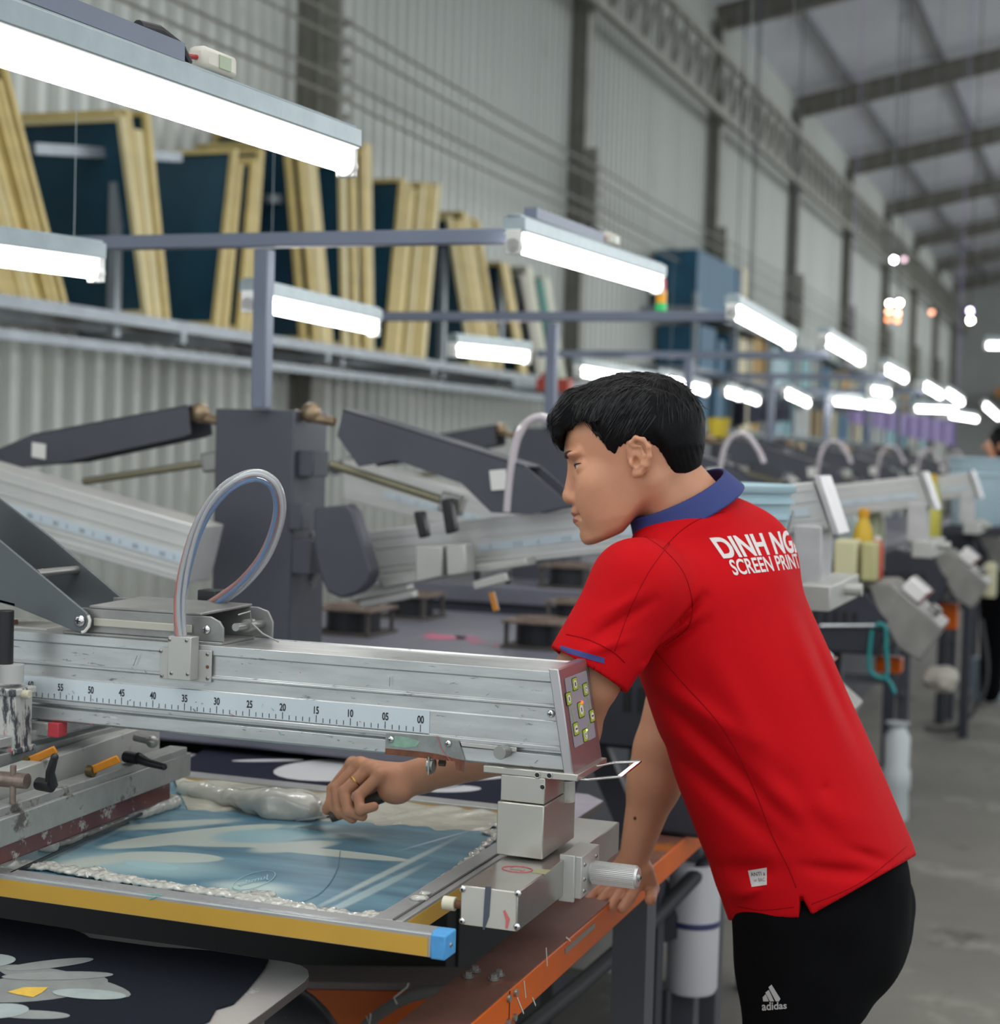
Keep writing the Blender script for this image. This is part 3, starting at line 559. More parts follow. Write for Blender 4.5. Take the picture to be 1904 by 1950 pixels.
m = MB(); p = P(112, 1088, Y=2.06); m.cyl(p-V(0, .054, 0), p+V(0, .045, 0), .006); m.build('cross_rod', STEEL, ph)
screw(P(152, 1182, Y=1.999), (0, -1, 0), .0085, 'pivot_screw', ph)
m = MB(); m.tube([P(u, v, Y=1.9985) for u, v in ((168, 1172), (171, 1182), (169, 1193), (162, 1202), (156, 1204))], .0022, 6); m.build('chipped_edge', mat('chip_white', 'd8d4cc', .7), ph)
m = MB(); m.box((-1.56, 2.02, 1.199), (-1.42, 2.10, 1.203)); m.build('top_plate', ALU2, ph, bevel=.0006)
for x in (-1.545, -1.49): MB().cyl((x, 2.04, 1.203), (x, 2.04, 1.209), .006, n=6).build('bolt', RUST, ph)
# ---- squeegee carriage at the left
sc = thing('squeegee_carriage', (-1.35, 2.0, .93), 'squeegee carriage with black clamp levers hanging under the near beam, left edge', 'squeegee carriage')
m = MB(); p = P(22, 1300, Y=1.95); m.cyl(p, V(p[0], p[1], P(22, 1265, Y=1.95)[2]), .0165); m.build('cylinder_cap', mat('grey_cap', 'a9aaa7', .45), sc)
m = MB(); a = P(9, 1270, Y=1.95); b = P(9, 1162, Y=1.95); m.cyl(a, V(a[0], a[1], b[2]), .0115); m.build('black_cylinder', BLACK, sc, bevel=.001)
m = MB(); a = P(18, 1430, Y=1.95); m.box((a[0]-.02, 1.935, P(18, 1432, Y=1.95)[2]), (a[0]+.019, 1.975, P(18, 1312, Y=1.95)[2])); m.box((a[0]-.025, 1.93, P(18, 1322, Y=1.95)[2]), (a[0]+.022, 1.98, P(18, 1308, Y=1.95)[2])); m.box((a[0]-.025, 1.93, P(18, 1432, Y=1.95)[2]), (a[0]+.022, 1.98, P(18, 1420, Y=1.95)[2])); m.build('air_cylinder', mat('messy_white', 'b3b3ae', .5, .1, dirt=[('3c4046', .75, 28), ('a8434a', .3, 24)], stretch=(2, 2, .5)), sc, bevel=.002)
m = MB(); p = P(50, 1322, Y=1.95); m.cyl(p-V(.012, 0, 0), p+V(.006, 0, 0), .006); m.build('air_fitting', mat('beige', 'bdb6a0', .5), sc, bevel=.001)
def ybar(u0, v0, u1, v1, z, w, h, nm, mt, bev=.0015):
    a, b = P(u0, v0, Z=z), P(u1, v1, Z=z); o = MB().bar(a, b, w, h).build(nm, mt, sc, bevel=bev); return a, b
MUD = mat('grimy_aluminium', '8f928f', .45, .4, var=.2, vs=14, dirt=[('5d5955', .42, 14), ('b0b0ab', .4, 30)]); WBAR = mat('holder_bar', 'b0b1ac', .42, .35, var=.15, dirt=[('7b7874', .35, 20), ('8a4a4a', .1, 30)])
ybar(-60, 1595, 336, 1452, .975, .05, .036, 'flood_bar', MUD)
ybar(-60, 1560, 340, 1428, .998, .03, .012, 'flood_bar_lip', MUD)
ybar(-40, 1515, 288, 1400, 1.01, .03, .045, 'squeegee_holder', WBAR)
ybar(-60, 1460, 300, 1370, 1.03, .03, .02, 'rear_holder', MUD); ybar(-60, 1425, 210, 1360, 1.055, .03, .014, 'upper_rail', ALU)
RB = mat('squeegee_rubber', '5b2b2d', .22, 0, var=.3, vs=18, dirt=('aaa7a2', .5, 24))
a, b = P(-60, 1655, Z=.94), P(330, 1506, Z=.94); m = MB(); m.bar(a+V(-.012, 0, .004), b+V(-.012, 0, .004), .014, .034); m.build('squeegee_blade', RB, sc, bevel=.002)
a, b = P(20, 1664, Z=.918), P(335, 1520, Z=.918); m = MB(); m.bar(a, b, .003, .004); m.build('blade_edge', mat('blade_steel', '3c3e3f', .3, .7), sc)
def lever(u, v, u2, v2, Yp, nm='clamp_lever'):
    a = P(u, v, Y=Yp); b = P(u2, v2, Y=Yp-.012); m = MB(); m.cyl(a+V(-.02, 0, 0), a+V(.004, -.006, 0), .0085); m.tube([a, a+(b-a)*.5+V(0, -.006, 0), b], [.0085, .006, .0048], 12); m.ball(b, .0052, 10, 8); m.build(nm, BLACK, sc)
lever(98, 1495, 104, 1442, 1.83); lever(262, 1443, 312, 1460, 2.1)
for u, v, Yp in ((200, 1458, 1.99), (80, 1441, 1.93)):
    a = P(u-28, v+10, Y=Yp); b = P(u+27, v-14, Y=Yp); m = MB(); m.bar(a, b, .004, .012, up=(0, -.3, 1)); m.build('amber_tag', mat('amber', 'c07a1c', .3), sc, bevel=.002); MB().cyl(a-V(.004, 0, 0), a+V(.006, 0, 0), .008).build('tag_spring', mat('dark_brass', '54492a', .4, .5), sc)
p = P(10, 1485, Y=1.80); m = MB(); m.cyl(p-V(.05, 0, 0), p+V(.03, .005, 0), .010); m.cyl(p+V(.012, 0, -.03), p+V(.012, 0, .02), .004); m.build('front_screw', mat('brown_steel', '8a7a70', .35, .6, var=.3, vs=60), sc)
a = P(92, 1385, Y=1.99); m = MB(); m.box(a+V(-.03, 0, -.014), a+V(0, .03, .006)); m.build('end_fitting', MUD, sc, bevel=.002); m = MB(); m.box(a+V(0, -.002, -.013), a+V(.018, .02, .007)); m.build('red_fitting', mat('red_fit', 'b23a42', .45, dirt=('ddd5d0', .08, 60)), sc, bevel=.001)
p = P(290, 1412, Y=2.15); m = MB(); m.ball(p, .010, 12, 8); m.cyl(p, p+V(-.03, 0, .004), .006); m.build('end_knuckle', STEEL, sc)
# ================================================================ clamp box under the post
cb = thing('frame_clamp_box', (-.66, 2.05, .913), 'worn aluminium clamp box with knurled knob under the print head post', 'frame clamp')
BXM = mat('clamp_box_metal', 'b3b0ab', .28, .85, var=.08, vs=16, dirt=[('6e6a66', .1, 55)])
m = MB(); m.box((-.706, 1.838, .913), (-.634, 2.03, .96)); m.build('front_box', BXM, cb, bevel=.0012)
m = MB(); m.box((-.704, 1.8365, .914), (-.636, 1.838, .959)); fp = m.build('front_plate', mat('smeared_plate', 'bdbab0', .5, .15, dirt=[('8d8a80', .2, 30), ('d5d2c8', .2, 22)]), cb)
m = MB(); m.prism([P(u, v, Y=1.8355) for u, v in ((924, 1688), (935, 1689), (931, 1745), (922, 1771), (919, 1770), (921, 1730))], (0, .001, 0)); m.build('grey_drip', mat('grey_drip_m', '4c525c', .4), fp)
m = MB(); m.prism([P(u, v, Y=1.8355) for u, v in ((961, 1733), (970, 1750), (966, 1768), (962, 1768), (963, 1752), (958, 1735))], (0, .001, 0)); m.build('pink_drip', mat('pink_drip_m', 'c8696a', .4), fp)
for u, v in ((881, 1693), (986, 1702), (880, 1754), (984, 1765)): screw(P(u, v, Y=1.8365), (0, -1, 0), .0042, par=cb, cross=False)
m = MB(); m.box((-.706, 2.03, .915), (-.632, 2.26, .958)); m.build('rear_box', BXM, cb, bevel=.0012)
m = MB(); m.box((-.64, 2.012, .906), (-.620, 2.018, .966)); m.box((-.64, 2.018, .91), (-.612, 2.095, .964)); br = m.build('side_bracket', ALU2, cb, bevel=.001)
for y, z in ((2.03, .952), (2.03, .933), (2.03, .918), (2.08, .952)): screw((-.612, y, z), (1, 0, 0), .0032, par=br, cross=False, hexr=True)
m = MB(); a, b = V(-.612, 2.058, .936), V(-.548, 2.058, .936); m.tube([a, a+V(.004, 0, 0), b-V(.003, 0, 0), b], [.0125, .0142, .0142, .0125], 32)
for k in range(40): t = 2*math.pi*k/40; m.bar(a+V(.004, .0143*math.cos(t), .0143*math.sin(t)), b+V(-.003, .0143*math.cos(t), .0143*math.sin(t)), .0011, .0011)
m.build('knurled_knob', mat('knob_alu', 'c9c9c6', .3, .6), cb); screw(b, (1, 0, 0), .005, 'knob_screw', cb, cross=False, hexr=True)
m = MB(); c = P(985, 1655, Z=.9603); m.tube([c+V(.019*math.cos(t), .014*math.sin(t), 0) for t in [k*2*math.pi/28 for k in range(29)]], .0009, 6); m.bar(c+V(-.013, .009, 0), c+V(.013, -.009, 0), .0016, .0006); m.build('prohibition_sticker', mat('sticker_red', 'a8585a', .5), cb)
m = MB(); m.box(c+V(-.008, -.004, -.0004), c+V(.009, .003, .0004)); m.build('sticker_hand', mat('sticker_grey', '8b8580', .6), cb)
c = P(1035, 1660, Z=.9603); m = MB(); m.box(c+V(-.012, -.011, -.0003), c+V(.006, .011, .0004)); m.build('warning_sticker', mat('sticker_olive', '8f8b6b', .6, dirt=('3f3e30', .3, 150)), cb)
m = MB(); p = P(862, 1721, Y=1.86); m.cyl(p-V(.012, 0, 0), p+V(.004, 0, 0), .0085); m.build('plastic_bush', mat('nylon', 'd5cfb8', .45), cb, bevel=.001); m = MB(); m.cyl(p, p+V(.012, 0, 0), .005); m.build('bush_bolt', RUST, cb)
# ================================================================ screen frame
FX0, FX1, FY0, FY1, FZ = -1.95, -.763, 1.763, 2.425, .92
sf = thing('screen_frame', (-1.3, 2.09, FZ-.027), 'yellow-sided aluminium screen frame with blue stencil under the worker\'s hand', 'screen frame')
FM = mat('frame_metal', 'a9aaa9', .38, .5, var=.1, vs=12, dirt=[('77746f', .15, 40)], stretch=(1, 1, 1)); YEL = mat('frame_yellow', 'c49a3a', .42, .1, var=.1, vs=5, dirt=[('a87f22', .12, 12), ('d9cf9c', .06, 30)])
def fbar(lo, hi, nm, side):
    m = MB(); m.box(lo, hi); o = m.build(nm, FM, sf, bevel=.0008)
    s = MB(); e = .0006
    if side == 'y': s.box((lo[0], lo[1]-e, lo[2]+.001), (hi[0]-.004, lo[1], hi[2]-.004))
    else: s.box((hi[0], lo[1]+.006, lo[2]+.001), (hi[0]+e, hi[1], hi[2]-.004))
    s.build('yellow_side', YEL, o); return o
fb = fbar((FX0, FY0, FZ-.027), (-.712, FY0+.034, FZ), 'front_bar', 'y')
m = MB(); m.box((FX0, FY0+.003, FZ), (-.712, FY0+.0055, FZ+.0012)); m.box((FX0, FY0+.009, FZ), (-.712, FY0+.0105, FZ+.0008)); m.build('bar_groove', mat('bright_edge', 'd6d9da', .2, .7), fb)
rb = fbar((FX1-.038, FY0+.034, FZ-.027), (FX1, FY1, FZ), 'side_bar', 'x'); m = MB(); m.box((FX1-.012, FY0+.034, FZ), (FX1-.009, FY1, FZ+.0016)); m.build('bar_groove', mat('dark_groove', '55534f', .6), rb)
fbar((FX0, FY1, FZ-.027), (FX1, FY1+.034, FZ), 'back_bar', 'y')
m = MB(); m.box((-.7125, FY0-.001, FZ-.0285), (-.694, FY0+.034, FZ+.0005)); m.box((-.7155, FY0+.006, FZ-.02), (-.71, FY0+.03, FZ+.0012)); ec = m.build('blue_end_cap', mat('blue_cap', '4a96cf', .55, var=.1, vs=60), sf, bevel=.002); screw((-.694, FY0+.016, FZ-.014), (1, 0, 0), .003, 'cap_screw', ec, cross=False, hexr=True)
m = MB(); a = P(283, 1712, Y=FY0-.001); m.tube([P(280, 1703, Y=FY0-.001), P(308, 1704, Y=FY0-.001), P(285, 1713, Y=FY0-.001)], .0008, 5); m.build('teal_thread', mat('teal_thread_m', '4fb3a4', .6), sf)
# stencil mesh with soft petals, drawn by ellipses in the material
MZ = .9105
mm = bpy.data.materials.new('stencil'); mm.use_nodes = True; nt = mm.node_tree; N = nt.nodes; L = nt.links; bs_ = N['Principled BSDF']; bs_.inputs['Roughness'].default_value = .28
tc = N.new('ShaderNodeTexCoord'); nz = N.new('ShaderNodeTexNoise'); nz.inputs['Scale'].default_value = 5; nz.inputs['Detail'].default_value = 5
mp = N.new('ShaderNodeMapping'); mp.inputs['Scale'].default_value = (1, 6, 1); L.new(tc.outputs['Object'], mp.inputs[0]); L.new(mp.outputs[0], nz.inputs['Vector'])
cr = N.new('ShaderNodeValToRGB'); cr.color_ramp.elements[0].position = .3; cr.color_ramp.elements[0].color = lin('42697f'); cr.color_ramp.elements[1].position = .72; cr.color_ramp.elements[1].color = lin('6b97a6'); L.new(nz.outputs['Fac'], cr.inputs[0]); cur = cr.outputs[0]
org = np.array(sf.location)
def soft_ellipse(u, v, u2, v2, minor, col, soft=.15, mx=1.0):
    """soft-edged petal: centre pixel, pixel of the tip of its long axis, short half axis in metres"""
    global cur
    c = P(u, v, Z=MZ)-org; e = P(u2, v2, Z=MZ)-org; a = e-c; ra = np.linalg.norm(a[:2]); ang = math.atan2(a[1], a[0])
    M = N.new('ShaderNodeMapping'); M.vector_type = 'TEXTURE'; M.inputs['Location'].default_value = (c[0], c[1], 0); M.inputs['Rotation'].default_value = (0, 0, ang); M.inputs['Scale'].default_value = (ra, minor, 1)
    L.new(tc.outputs['Object'], M.inputs[0]); s = N.new('ShaderNodeSeparateXYZ'); L.new(M.outputs[0], s.inputs[0]); cb_ = N.new('ShaderNodeCombineXYZ'); L.new(s.outputs[0], cb_.inputs[0]); L.new(s.outputs[1], cb_.inputs[1])
    ln = N.new('ShaderNodeVectorMath'); ln.operation = 'LENGTH'; L.new(cb_.outputs[0], ln.inputs[0]); r = N.new('ShaderNodeMapRange'); r.interpolation_type = 'SMOOTHSTEP'
    r.inputs[1].default_value = 1-soft; r.inputs[2].default_value = 1+soft*.3; r.inputs[3].default_value = mx; r.inputs[4].default_value = 0; L.new(ln.outputs['Value'], r.inputs[0])
    x = N.new('ShaderNodeMix'); x.data_type = 'RGBA'; L.new(r.outputs[0], x.inputs[0]); L.new(cur, x.inputs[6]); x.inputs[7].default_value = lin(col); cur = x.outputs[2]
CR_, PB, BL = 'b9c2b8', '8fb4bc', '4f8aa5'
soft_ellipse(260, 1645, 470, 1660, .07, 'a5c2c2', .7, .8); soft_ellipse(180, 1640, 290, 1625, .030, CR_, .6); soft_ellipse(480, 1690, 570, 1700, .035, 'b5c9c3', .7)
soft_ellipse(370, 1592, 545, 1570, .036, CR_, .12); soft_ellipse(420, 1604, 260, 1600, .030, CR_, .3); soft_ellipse(320, 1632, 428, 1636, .030, CR_, .1); soft_ellipse(290, 1648, 340, 1655, .018, '9fc0c4', .08)
soft_ellipse(500, 1592, 600, 1588, .050, PB, .3); soft_ellipse(560, 1612, 470, 1622, .030, CR_, .3); soft_ellipse(610, 1622, 790, 1640, .020, CR_, .15); soft_ellipse(590, 1575, 520, 1574, .02, 'a3b9bb', .8)
soft_ellipse(330, 1570, 470, 1560, .025, CR_, .4, .9); soft_ellipse(640, 1592, 720, 1590, .02, 'a9bcb9', .9, .8); soft_ellipse(560, 1560, 700, 1560, .018, '55809b', .8, .8)
soft_ellipse(740, 1660, 880, 1590, .008, 'b3c0bc', .7, .9); soft_ellipse(700, 1700, 820, 1640, .010, 'a6babb', .5, .8); soft_ellipse(830, 1600, 900, 1580, .004, 'b9c6d8', .8, .8)
L.new(cur, bs_.inputs['Base Color'])
m = MB(); m.box((FX0+.01, FY0+.03, MZ-.001), (FX1-.034, FY1+.004, MZ)); mesh = m.build('stencil_mesh', mm, sf)
# script signature in a thin oval, mirrored on the stencil
ZG = MZ+.0013; m = MB(); c = P(484, 1676, Z=ZG); ux = P(524, 1666, Z=ZG)-c; uy = P(487, 1661, Z=ZG)-c
ring_ = [c+ux*math.cos(t)+uy*math.sin(t) for t in [k*2*math.pi/40 for k in range(41)]]
for a_, b_ in zip(ring_[:-1], ring_[1:]): m.bar(a_, b_, .0008, .0003)
put_text(m, 'Jumdo', 1.0, c-uy*.25+V(0, 0, .0003), -ux*.55, uy*.75, center=True); sg_ = m.build('mirrored_signature', mat('thin_print', 'a9cdd6', .3), mesh); sg_.data.polygons.foreach_set('use_smooth', [False]*len(sg_.data.polygons)); sg_.location.z = .0001
for a_, b_ in (((575, 1738), (985, 1655)),): pass
for pts in (((560, 1722), (610, 1700), (640, 1660), (648, 1620)),): [m.bar(a_, b_, .0010, .0002) for a_, b_ in zip(smooth([P(u, v, Z=MZ+.0012) for u, v in pts])[:-1], smooth([P(u, v, Z=MZ+.0012) for u, v in pts])[1:])]
m.build('faint_line', mat('faint_line_m', '557a8c', .5), mesh)
# ---- ink paste: ridges, smears and the big dollop
INK = mat('white_ink', 'b5b4ab', .1, 0, var=.04, vs=20, spec=.7, coat=.6, bump=.0006, bs=45)
def I(u, v, z=MZ+.003): return P(u, v, Z=z)
fr = [I(u, v+5)+V(0, 0, .001) for u, v in ((-30, 1634), (90, 1645), (200, 1663), (330, 1683), (430, 1697), (520, 1714), (620, 1731), (705, 1745), (745, 1748))]
rr = [I(u, v) for u, v in ((745, 1748), (790, 1708), (850, 1668), (900, 1630), (935, 1600), (960, 1578))]
def ink1(p):
    w = wob(p, 120, 1)*.0022+wob(p, 330, 2)*.0020+wob(p, 700, 5)*.0010; P0 = p; p = p*V(1, 1, 2.1)-V(0, 0, 1.1*(MZ+.002)); d = np.full(len(p), 9.)
    for k, (a, b) in enumerate(zip(fr[:-1], fr[1:])): d = smin(d, cap(p, a, b, .0080+.003*((k*7) % 3)/2, .0080+.003*(((k+1)*7) % 3)/2), .006); d = smin(d, cap(p, a+V(0, -.010, .003), b+V(0, -.010, .003), .0045, .0045), .008)
    q = p*V(1, 1, 1.5)+V(0, 0, -.5*MZ)
    for a, b in zip(rr[:-1], rr[1:]): d = smin(d, cap(p, a, b, .0055, .006), .005)
    for u, v, r in ((957, 1572, .013), (940, 1585, .012), (975, 1568, .010), (715, 1742, .012), (500, 1703, .011), (190, 1657, .010), (745, 1746, .012)): d = smin(d, ell(p, I(u, v), (r*1.3, r, r*.75)), .006)
    return np.maximum(d*.6+w, MZ-.0005-P0[:, 2])
lo = np.array([min(x[k] for x in fr+rr) for k in range(3)])-.03; hi = np.array([max(x[k] for x in fr+rr) for k in range(3)])+.03; lo[2] = MZ-.004; hi[2] = MZ+.022
tag(sdf_obj(ink1, lo, hi, .0025, 'ink_ridge', INK), 'ragged ridge of dried white ink along the front and right frame bars', 'ink')
bk = [I(u, v) for u, v in ((345, 1512), (400, 1515), (450, 1530), (520, 1545), (590, 1550))]
def ink2(p):
    w = wob(p, 60, 3)*.0045+wob(p*V(.6, 1.5, 1), 150, 5)*.0015; d = cap(p, I(440, 1520, MZ+.012), I(520, 1532, MZ+.018), .016, .024); d = smin(d, cap(p, I(520, 1532, MZ+.018), I(585, 1540, MZ+.016), .024, .023), .01)
    d = smin(d, cap(p, I(350, 1505, MZ+.005), I(440, 1520, MZ+.010), .016, .014), .012); d = smin(d, cap(p, I(610, 1553, MZ+.004), I(640, 1556, MZ+.004), .012, .006), .008)
    d = smin(d, cap(p, I(330, 1530, MZ+.004), I(268, 1552, MZ+.004), .014, .012), .01); d = smin(d, cap(p, I(240, 1562, MZ+.002), I(110, 1610, MZ+.002), .007, .008), .008); d = smin(d, ell(p, I(95, 1612, MZ+.006), (.014, .012, .016)), .006)
    return np.maximum(d+w, MZ-.0005-p[:, 2])
lo = V(-1.75, 1.70, MZ-.004); hi = V(-1.03, 2.40, MZ+.055)
tag(sdf_obj(ink2, lo, hi, .0035, 'ink_dollop', INK), 'glossy thick dollop of white ink scraped together left of the spatula', 'ink')
ISM = mat('smeared_ink', 'a9a89a', .3, 0, var=.2, vs=14, spec=.6, coat=.2, bump=.003, bs=30, dirt=[('8f8f7e', .35, 10), ('c5c4bb', .3, 16)], stretch=(1, 2.5, 1))
mb = MB(); nu, nv = 150, 26; r2 = np.random.default_rng(2)
A0, A1, B0, B1 = P(330, 1486, Z=MZ), P(990, 1546, Z=MZ), P(360, 1540, Z=MZ), P(925, 1585, Z=MZ)
vs = []
for j in range(nv+1):
    for i in range(nu+1):
        s, t = i/nu, j/nv; p = (A0*(1-s)+A1*s)*(1-t)+(B0*(1-s)+B1*s)*t
        p = p+V(0, -.008*math.sin(s*31)*t-.006*math.sin(s*67+1)*t, 0); hgt = .0008+.006*(1-t)**1.2+.0018*math.sin(s*40+t*9+2*math.sin(t*5+s*13))*(1 if 0 < t < 1 else 0)
        vs.append((p[0], p[1], MZ+(max(hgt, .0004) if 0 < j < nv else .0001)))
mb.add(vs, [(j*(nu+1)+i, j*(nu+1)+i+1, (j+1)*(nu+1)+i+1, (j+1)*(nu+1)+i) for j in range(nv) for i in range(nu)])
o = mb.build('ink_smear', ISM, loc=A0); tag(o, 'thin greyish ink smeared along the back bar of the screen frame', 'ink', kind='stuff')
tag(sdf_obj(lambda p: np.maximum(np.minimum(ell(p, I(799, 1712, FZ), (.013, .011, .007)), ell(p, I(812, 1703, FZ), (.009, .008, .005)))+wob(p, 150)*.002, FZ-p[:, 2]), I(799, 1712, FZ)-.03, I(799, 1712, FZ)+.03, .002, 'ink_blob', INK), 'small white ink blob on the right frame bar', 'ink')
tag(sdf_obj(lambda p: np.maximum(cap(p, I(22, 1652, MZ+.002), I(-30, 1657, MZ+.002), .013, .011)+wob(p, 170)*.002, MZ-.0005-p[:, 2]), I(-5, 1655, MZ)-.07, I(-5, 1655, MZ)+.07, .003, 'ink_blob', INK), 'white ink lump in the left front corner of the screen', 'ink')
# ================================================================ spatula
sp = thing('spatula', tuple(P(640, 1556, Z=.93)), 'spatula with dark wooden handle in the worker\'s hand', 'spatula')
a, b = P(630, 1556, d=2.452), P(728, 1516, d=2.446)
MB().tube([a, a+(b-a)*.2, a+(b-a)*.6, b], [.008, .0095, .0095, .0098], 14).build('handle', mat('dark_wood', '3f3b35', .5, var=.4, vs=60, dirt=('8c8b84', .15, 70)), sp)
a2 = P(585, 1560, d=2.49); m = MB(); d = _n(a-a2); s_ = _n(np.cross(d, (0, 0, 1))); m.hexa([a2-s_*.022, a2+s_*.022, a+s_*.008, a-s_*.008, a2-s_*.022+V(0, 0, .001), a2+s_*.022+V(0, 0, .001), a+s_*.008+V(0, 0, .002), a-s_*.008+V(0, 0, .002)]); m.build('blade', STEEL, sp)
# ================================================================ pallets and garment pieces
PLM = mat('pallet_top', 'b0aba7', .5, .2, var=.12, vs=10, dirt=[('d2d0cc', .3, 14), ('7f7873', .2, 25)]); PLE = mat('pallet_edge', '55504d', .6, dirt=('b0adab', .2, 60))
def pallet(poly, z, label, th=.012, mt=PLM):
    pts = smooth(poly, 1); m = MB(); m.prism([V(p[0], p[1], z-.001) for p in poly], (0, 0, .001)); c = sum(poly)/len(poly); r = thing('pallet', (c[0], c[1], z-th), label, 'pallet', 'metal pallets of the printing machine'); m.build('top', mt, r)
    m = MB(); m.prism([V(p[0], p[1], z-th) for p in poly], (0, 0, th-.001)); m.build('body', PLE, r); m = MB(); m.box((c[0]-.1, c[1]-.05, z-.07), (c[0]+.1, c[1]+.05, z-th)); m.build('pallet_bracket', STEEL, r); return r
Z1 = .82; cor = P(520, 1822, Z=Z1), P(585, 1850, Z=Z1), P(440, 1955, Z=Z1)
def rounded(px, z):
    return [P(u, v, Z=z) for u, v in px]
pl = rounded([(-420, 1690), (160, 1776), (360, 1803), (520, 1828), (548, 1832), (572, 1838), (586, 1847), (588, 1857), (580, 1868), (505, 1925), (440, 1972), (340, 2050), (-420, 1950)], Z1)
pallet(pl, Z1, 'nearest metal pallet with rounded corner, bottom left under dark cloth')
CL = mat('dark_cloth', '1a1e27', .95, var=.06, vs=30, bump=.0006, bs=300, spec=.15)
cz = Z1+.003
cp = rounded([(-420, 1680), (0, 1748), (140, 1770), (160, 1778), (172, 1786), (300, 1803), (400, 1810), (512, 1827), (505, 1842), (470, 1885), (445, 1910), (412, 1920), (400, 1942), (360, 1960), (0, 2010), (-420, 1950)], cz)
m = MB(); m.prism([V(p[0], p[1], cz-.002) for p in cp], (0, 0, .0025)); gp = m.build('garment_piece', CL, loc=cp[0], bevel=.001); tag(gp, 'dark garment piece with grey flower print and yellow heart on the nearest pallet', 'cloth')
def petal(m, px, z): m.prism([P(u, v, Z=z) for u, v in px], (0, 0, .0002))
_pz = [0]
def epet(m, c, e, w, z, n=26):
    _pz[0] += 1; z = z+.00012*(_pz[0] % 5)
    c = P(*c, Z=z); e = P(*e, Z=z); a = e-c; b = _n(np.cross((0, 0, 1), a))*w; m.prism([c+a*math.cos(t)+b*math.sin(t) for t in [k*2*math.pi/n for k in range(n)]], (0, 0, .0002))
z = cz+.0006; PG = mat('petal_grey', '7f8482', .8, var=.12, vs=25); PL2 = mat('petal_pale', '9aa5a4', .8, var=.12, vs=25)
_pm = PG
for c_, e_, w_, z_ in (((70, 1880), (-70, 1895), .05, z), ((120, 1868), (245, 1898), .03, z),): m = MB(); epet(m, c_, e_, w_, z_); m.build('petal', _pm, gp)
_pm = mat('petal_mid', '888d8b', .8, var=.12, vs=25)
for c_, e_, w_, z_ in (((95, 1836), (178, 1826), .016, z+.0003), ((110, 1858), (216, 1856), .016, z+.0003), ((60, 1932), (133, 1935), .014, z+.0003),): m = MB(); epet(m, c_, e_, w_, z_); m.build('petal', _pm, gp)
_pm = PL2
for c_, e_, w_, z_ in (((0, 1925), (55, 1922), .025, z+.0006), ((170, 1893), (240, 1898), .017, z+.0006), ((-40, 1830), (30, 1828), .03, z+.0005),): m = MB(); epet(m, c_, e_, w_, z_); m.build('petal', _pm, gp)
m = MB(); m.prism([P(u, v, Z=z+.0009) for u, v in ((14, 1889), (45, 1880), (92, 1880), (80, 1890), (63, 1899), (35, 1894))], (0, 0, .0002)); m.build('flower_heart', mat('heart_yellow', 'd8b348', .7, var=.1, vs=80), gp)
# back pallet with dark piece and white flower, behind the frame
Z2 = .885
bp_ = [V(-1.9, 2.52, Z2), V(-.83, 2.52, Z2), V(-.79, 2.56, Z2), V(-.79, 2.72, Z2), V(-.83, 2.76, Z2), V(-1.9, 2.76, Z2)]
pallet(bp_, Z2, 'metal pallet behind the screen frame, under the dark piece with white petals', mt=mat('pallet_rear', '9d97a3', .5, .2, var=.15, dirt=('c1879a', .06, 9)))
c2 = [P(u, v, Z=Z2+.002) for u, v in ((330, 1462), (430, 1404), (1000, 1440), (1110, 1465), (1080, 1550), (980, 1553), (640, 1510), (345, 1483))]
m = MB(); m.prism([V(p[0], p[1], Z2) for p in c2], (0, 0, .0025)); g2 = m.build('garment_piece', mat('dark_cloth_b', '1e2230', .95, spec=.15, bump=.0005, bs=300), loc=c2[0]); tag(g2, 'dark garment piece with large white petals behind the screen frame', 'cloth')
z = Z2+.0028; WP = mat('petal_white', 'b3b5b8', .75, var=.05)
_pm = WP
for c_, e_, w_, z_ in (((655, 1465), (530, 1478), .10, z), ((840, 1470), (640, 1480), .09, z), ((852, 1502), (916, 1501), .03, z+.0002), ((510, 1448), (578, 1447), .012, z),): m = MB(); epet(m, c_, e_, w_, z_); m.build('petal', _pm, g2)
_pm = mat('petal_mark_m', '7d7f83', .8)
for c_, e_, w_, z_ in (((855, 1499), (880, 1496), .004, z+.0006),): m = MB(); epet(m, c_, e_, w_, z_); m.build('petal_mark', _pm, g2)
# ================================================================ orange machine rail and underparts
ORG = mat('orange_paint', 'cf5c00', .42, .0, var=.08, spec=.3, dirt=[('a5561a', .15, 12), ('d9b694', .04, 40)]); ORT = mat('grimy_rail_top', '6f4a3f', .5, .1, var=.2, vs=8, dirt=[('a85c20', .42, 3), ('4a3a37', .25, 20), ('8d7f84', .12, 7)])
r = thing('machine_rail', (-.72, 2.6, .66), 'orange box rail of the machine running from the bottom edge to behind the worker', 'machine rail')
m = MB(); m.box((-.787, .9, .733), (-.705, 4.2, .779)); m.build('rail_body', ORG, r, bevel=.003); m = MB(); m.box((-.786, .9, .779), (-.706, 4.2, .7805)); m.build('rail_top', ORT, r)
for u, v in ((892, 1861), (905, 1850), (940, 1866), (950, 1858)):
    p = P(u, v, Z=.781); m = MB(); m.cyl(p, p+V(0, 0, .003), .0075, n=16); m.cyl(p+V(0, 0, .003), p+V(0, 0, .008), .0048, n=6); m.build('bolt', STEEL, r)
for u, v in ((967, 1901), (980, 1890), (965, 1947), (978, 1937)):
    p = P(u, v, X=-.705); m = MB(); m.cyl(p, p+V(.004, 0, 0), .005, n=12); m.build('bolt', STEEL, r)
m = MB(); m.bar(P(1076, 1812, X=-.7045), P(1132, 1762, X=-.7045), .0075, .001, up=(1, 0, 0)); m.build('silver_slot', STEEL, r)
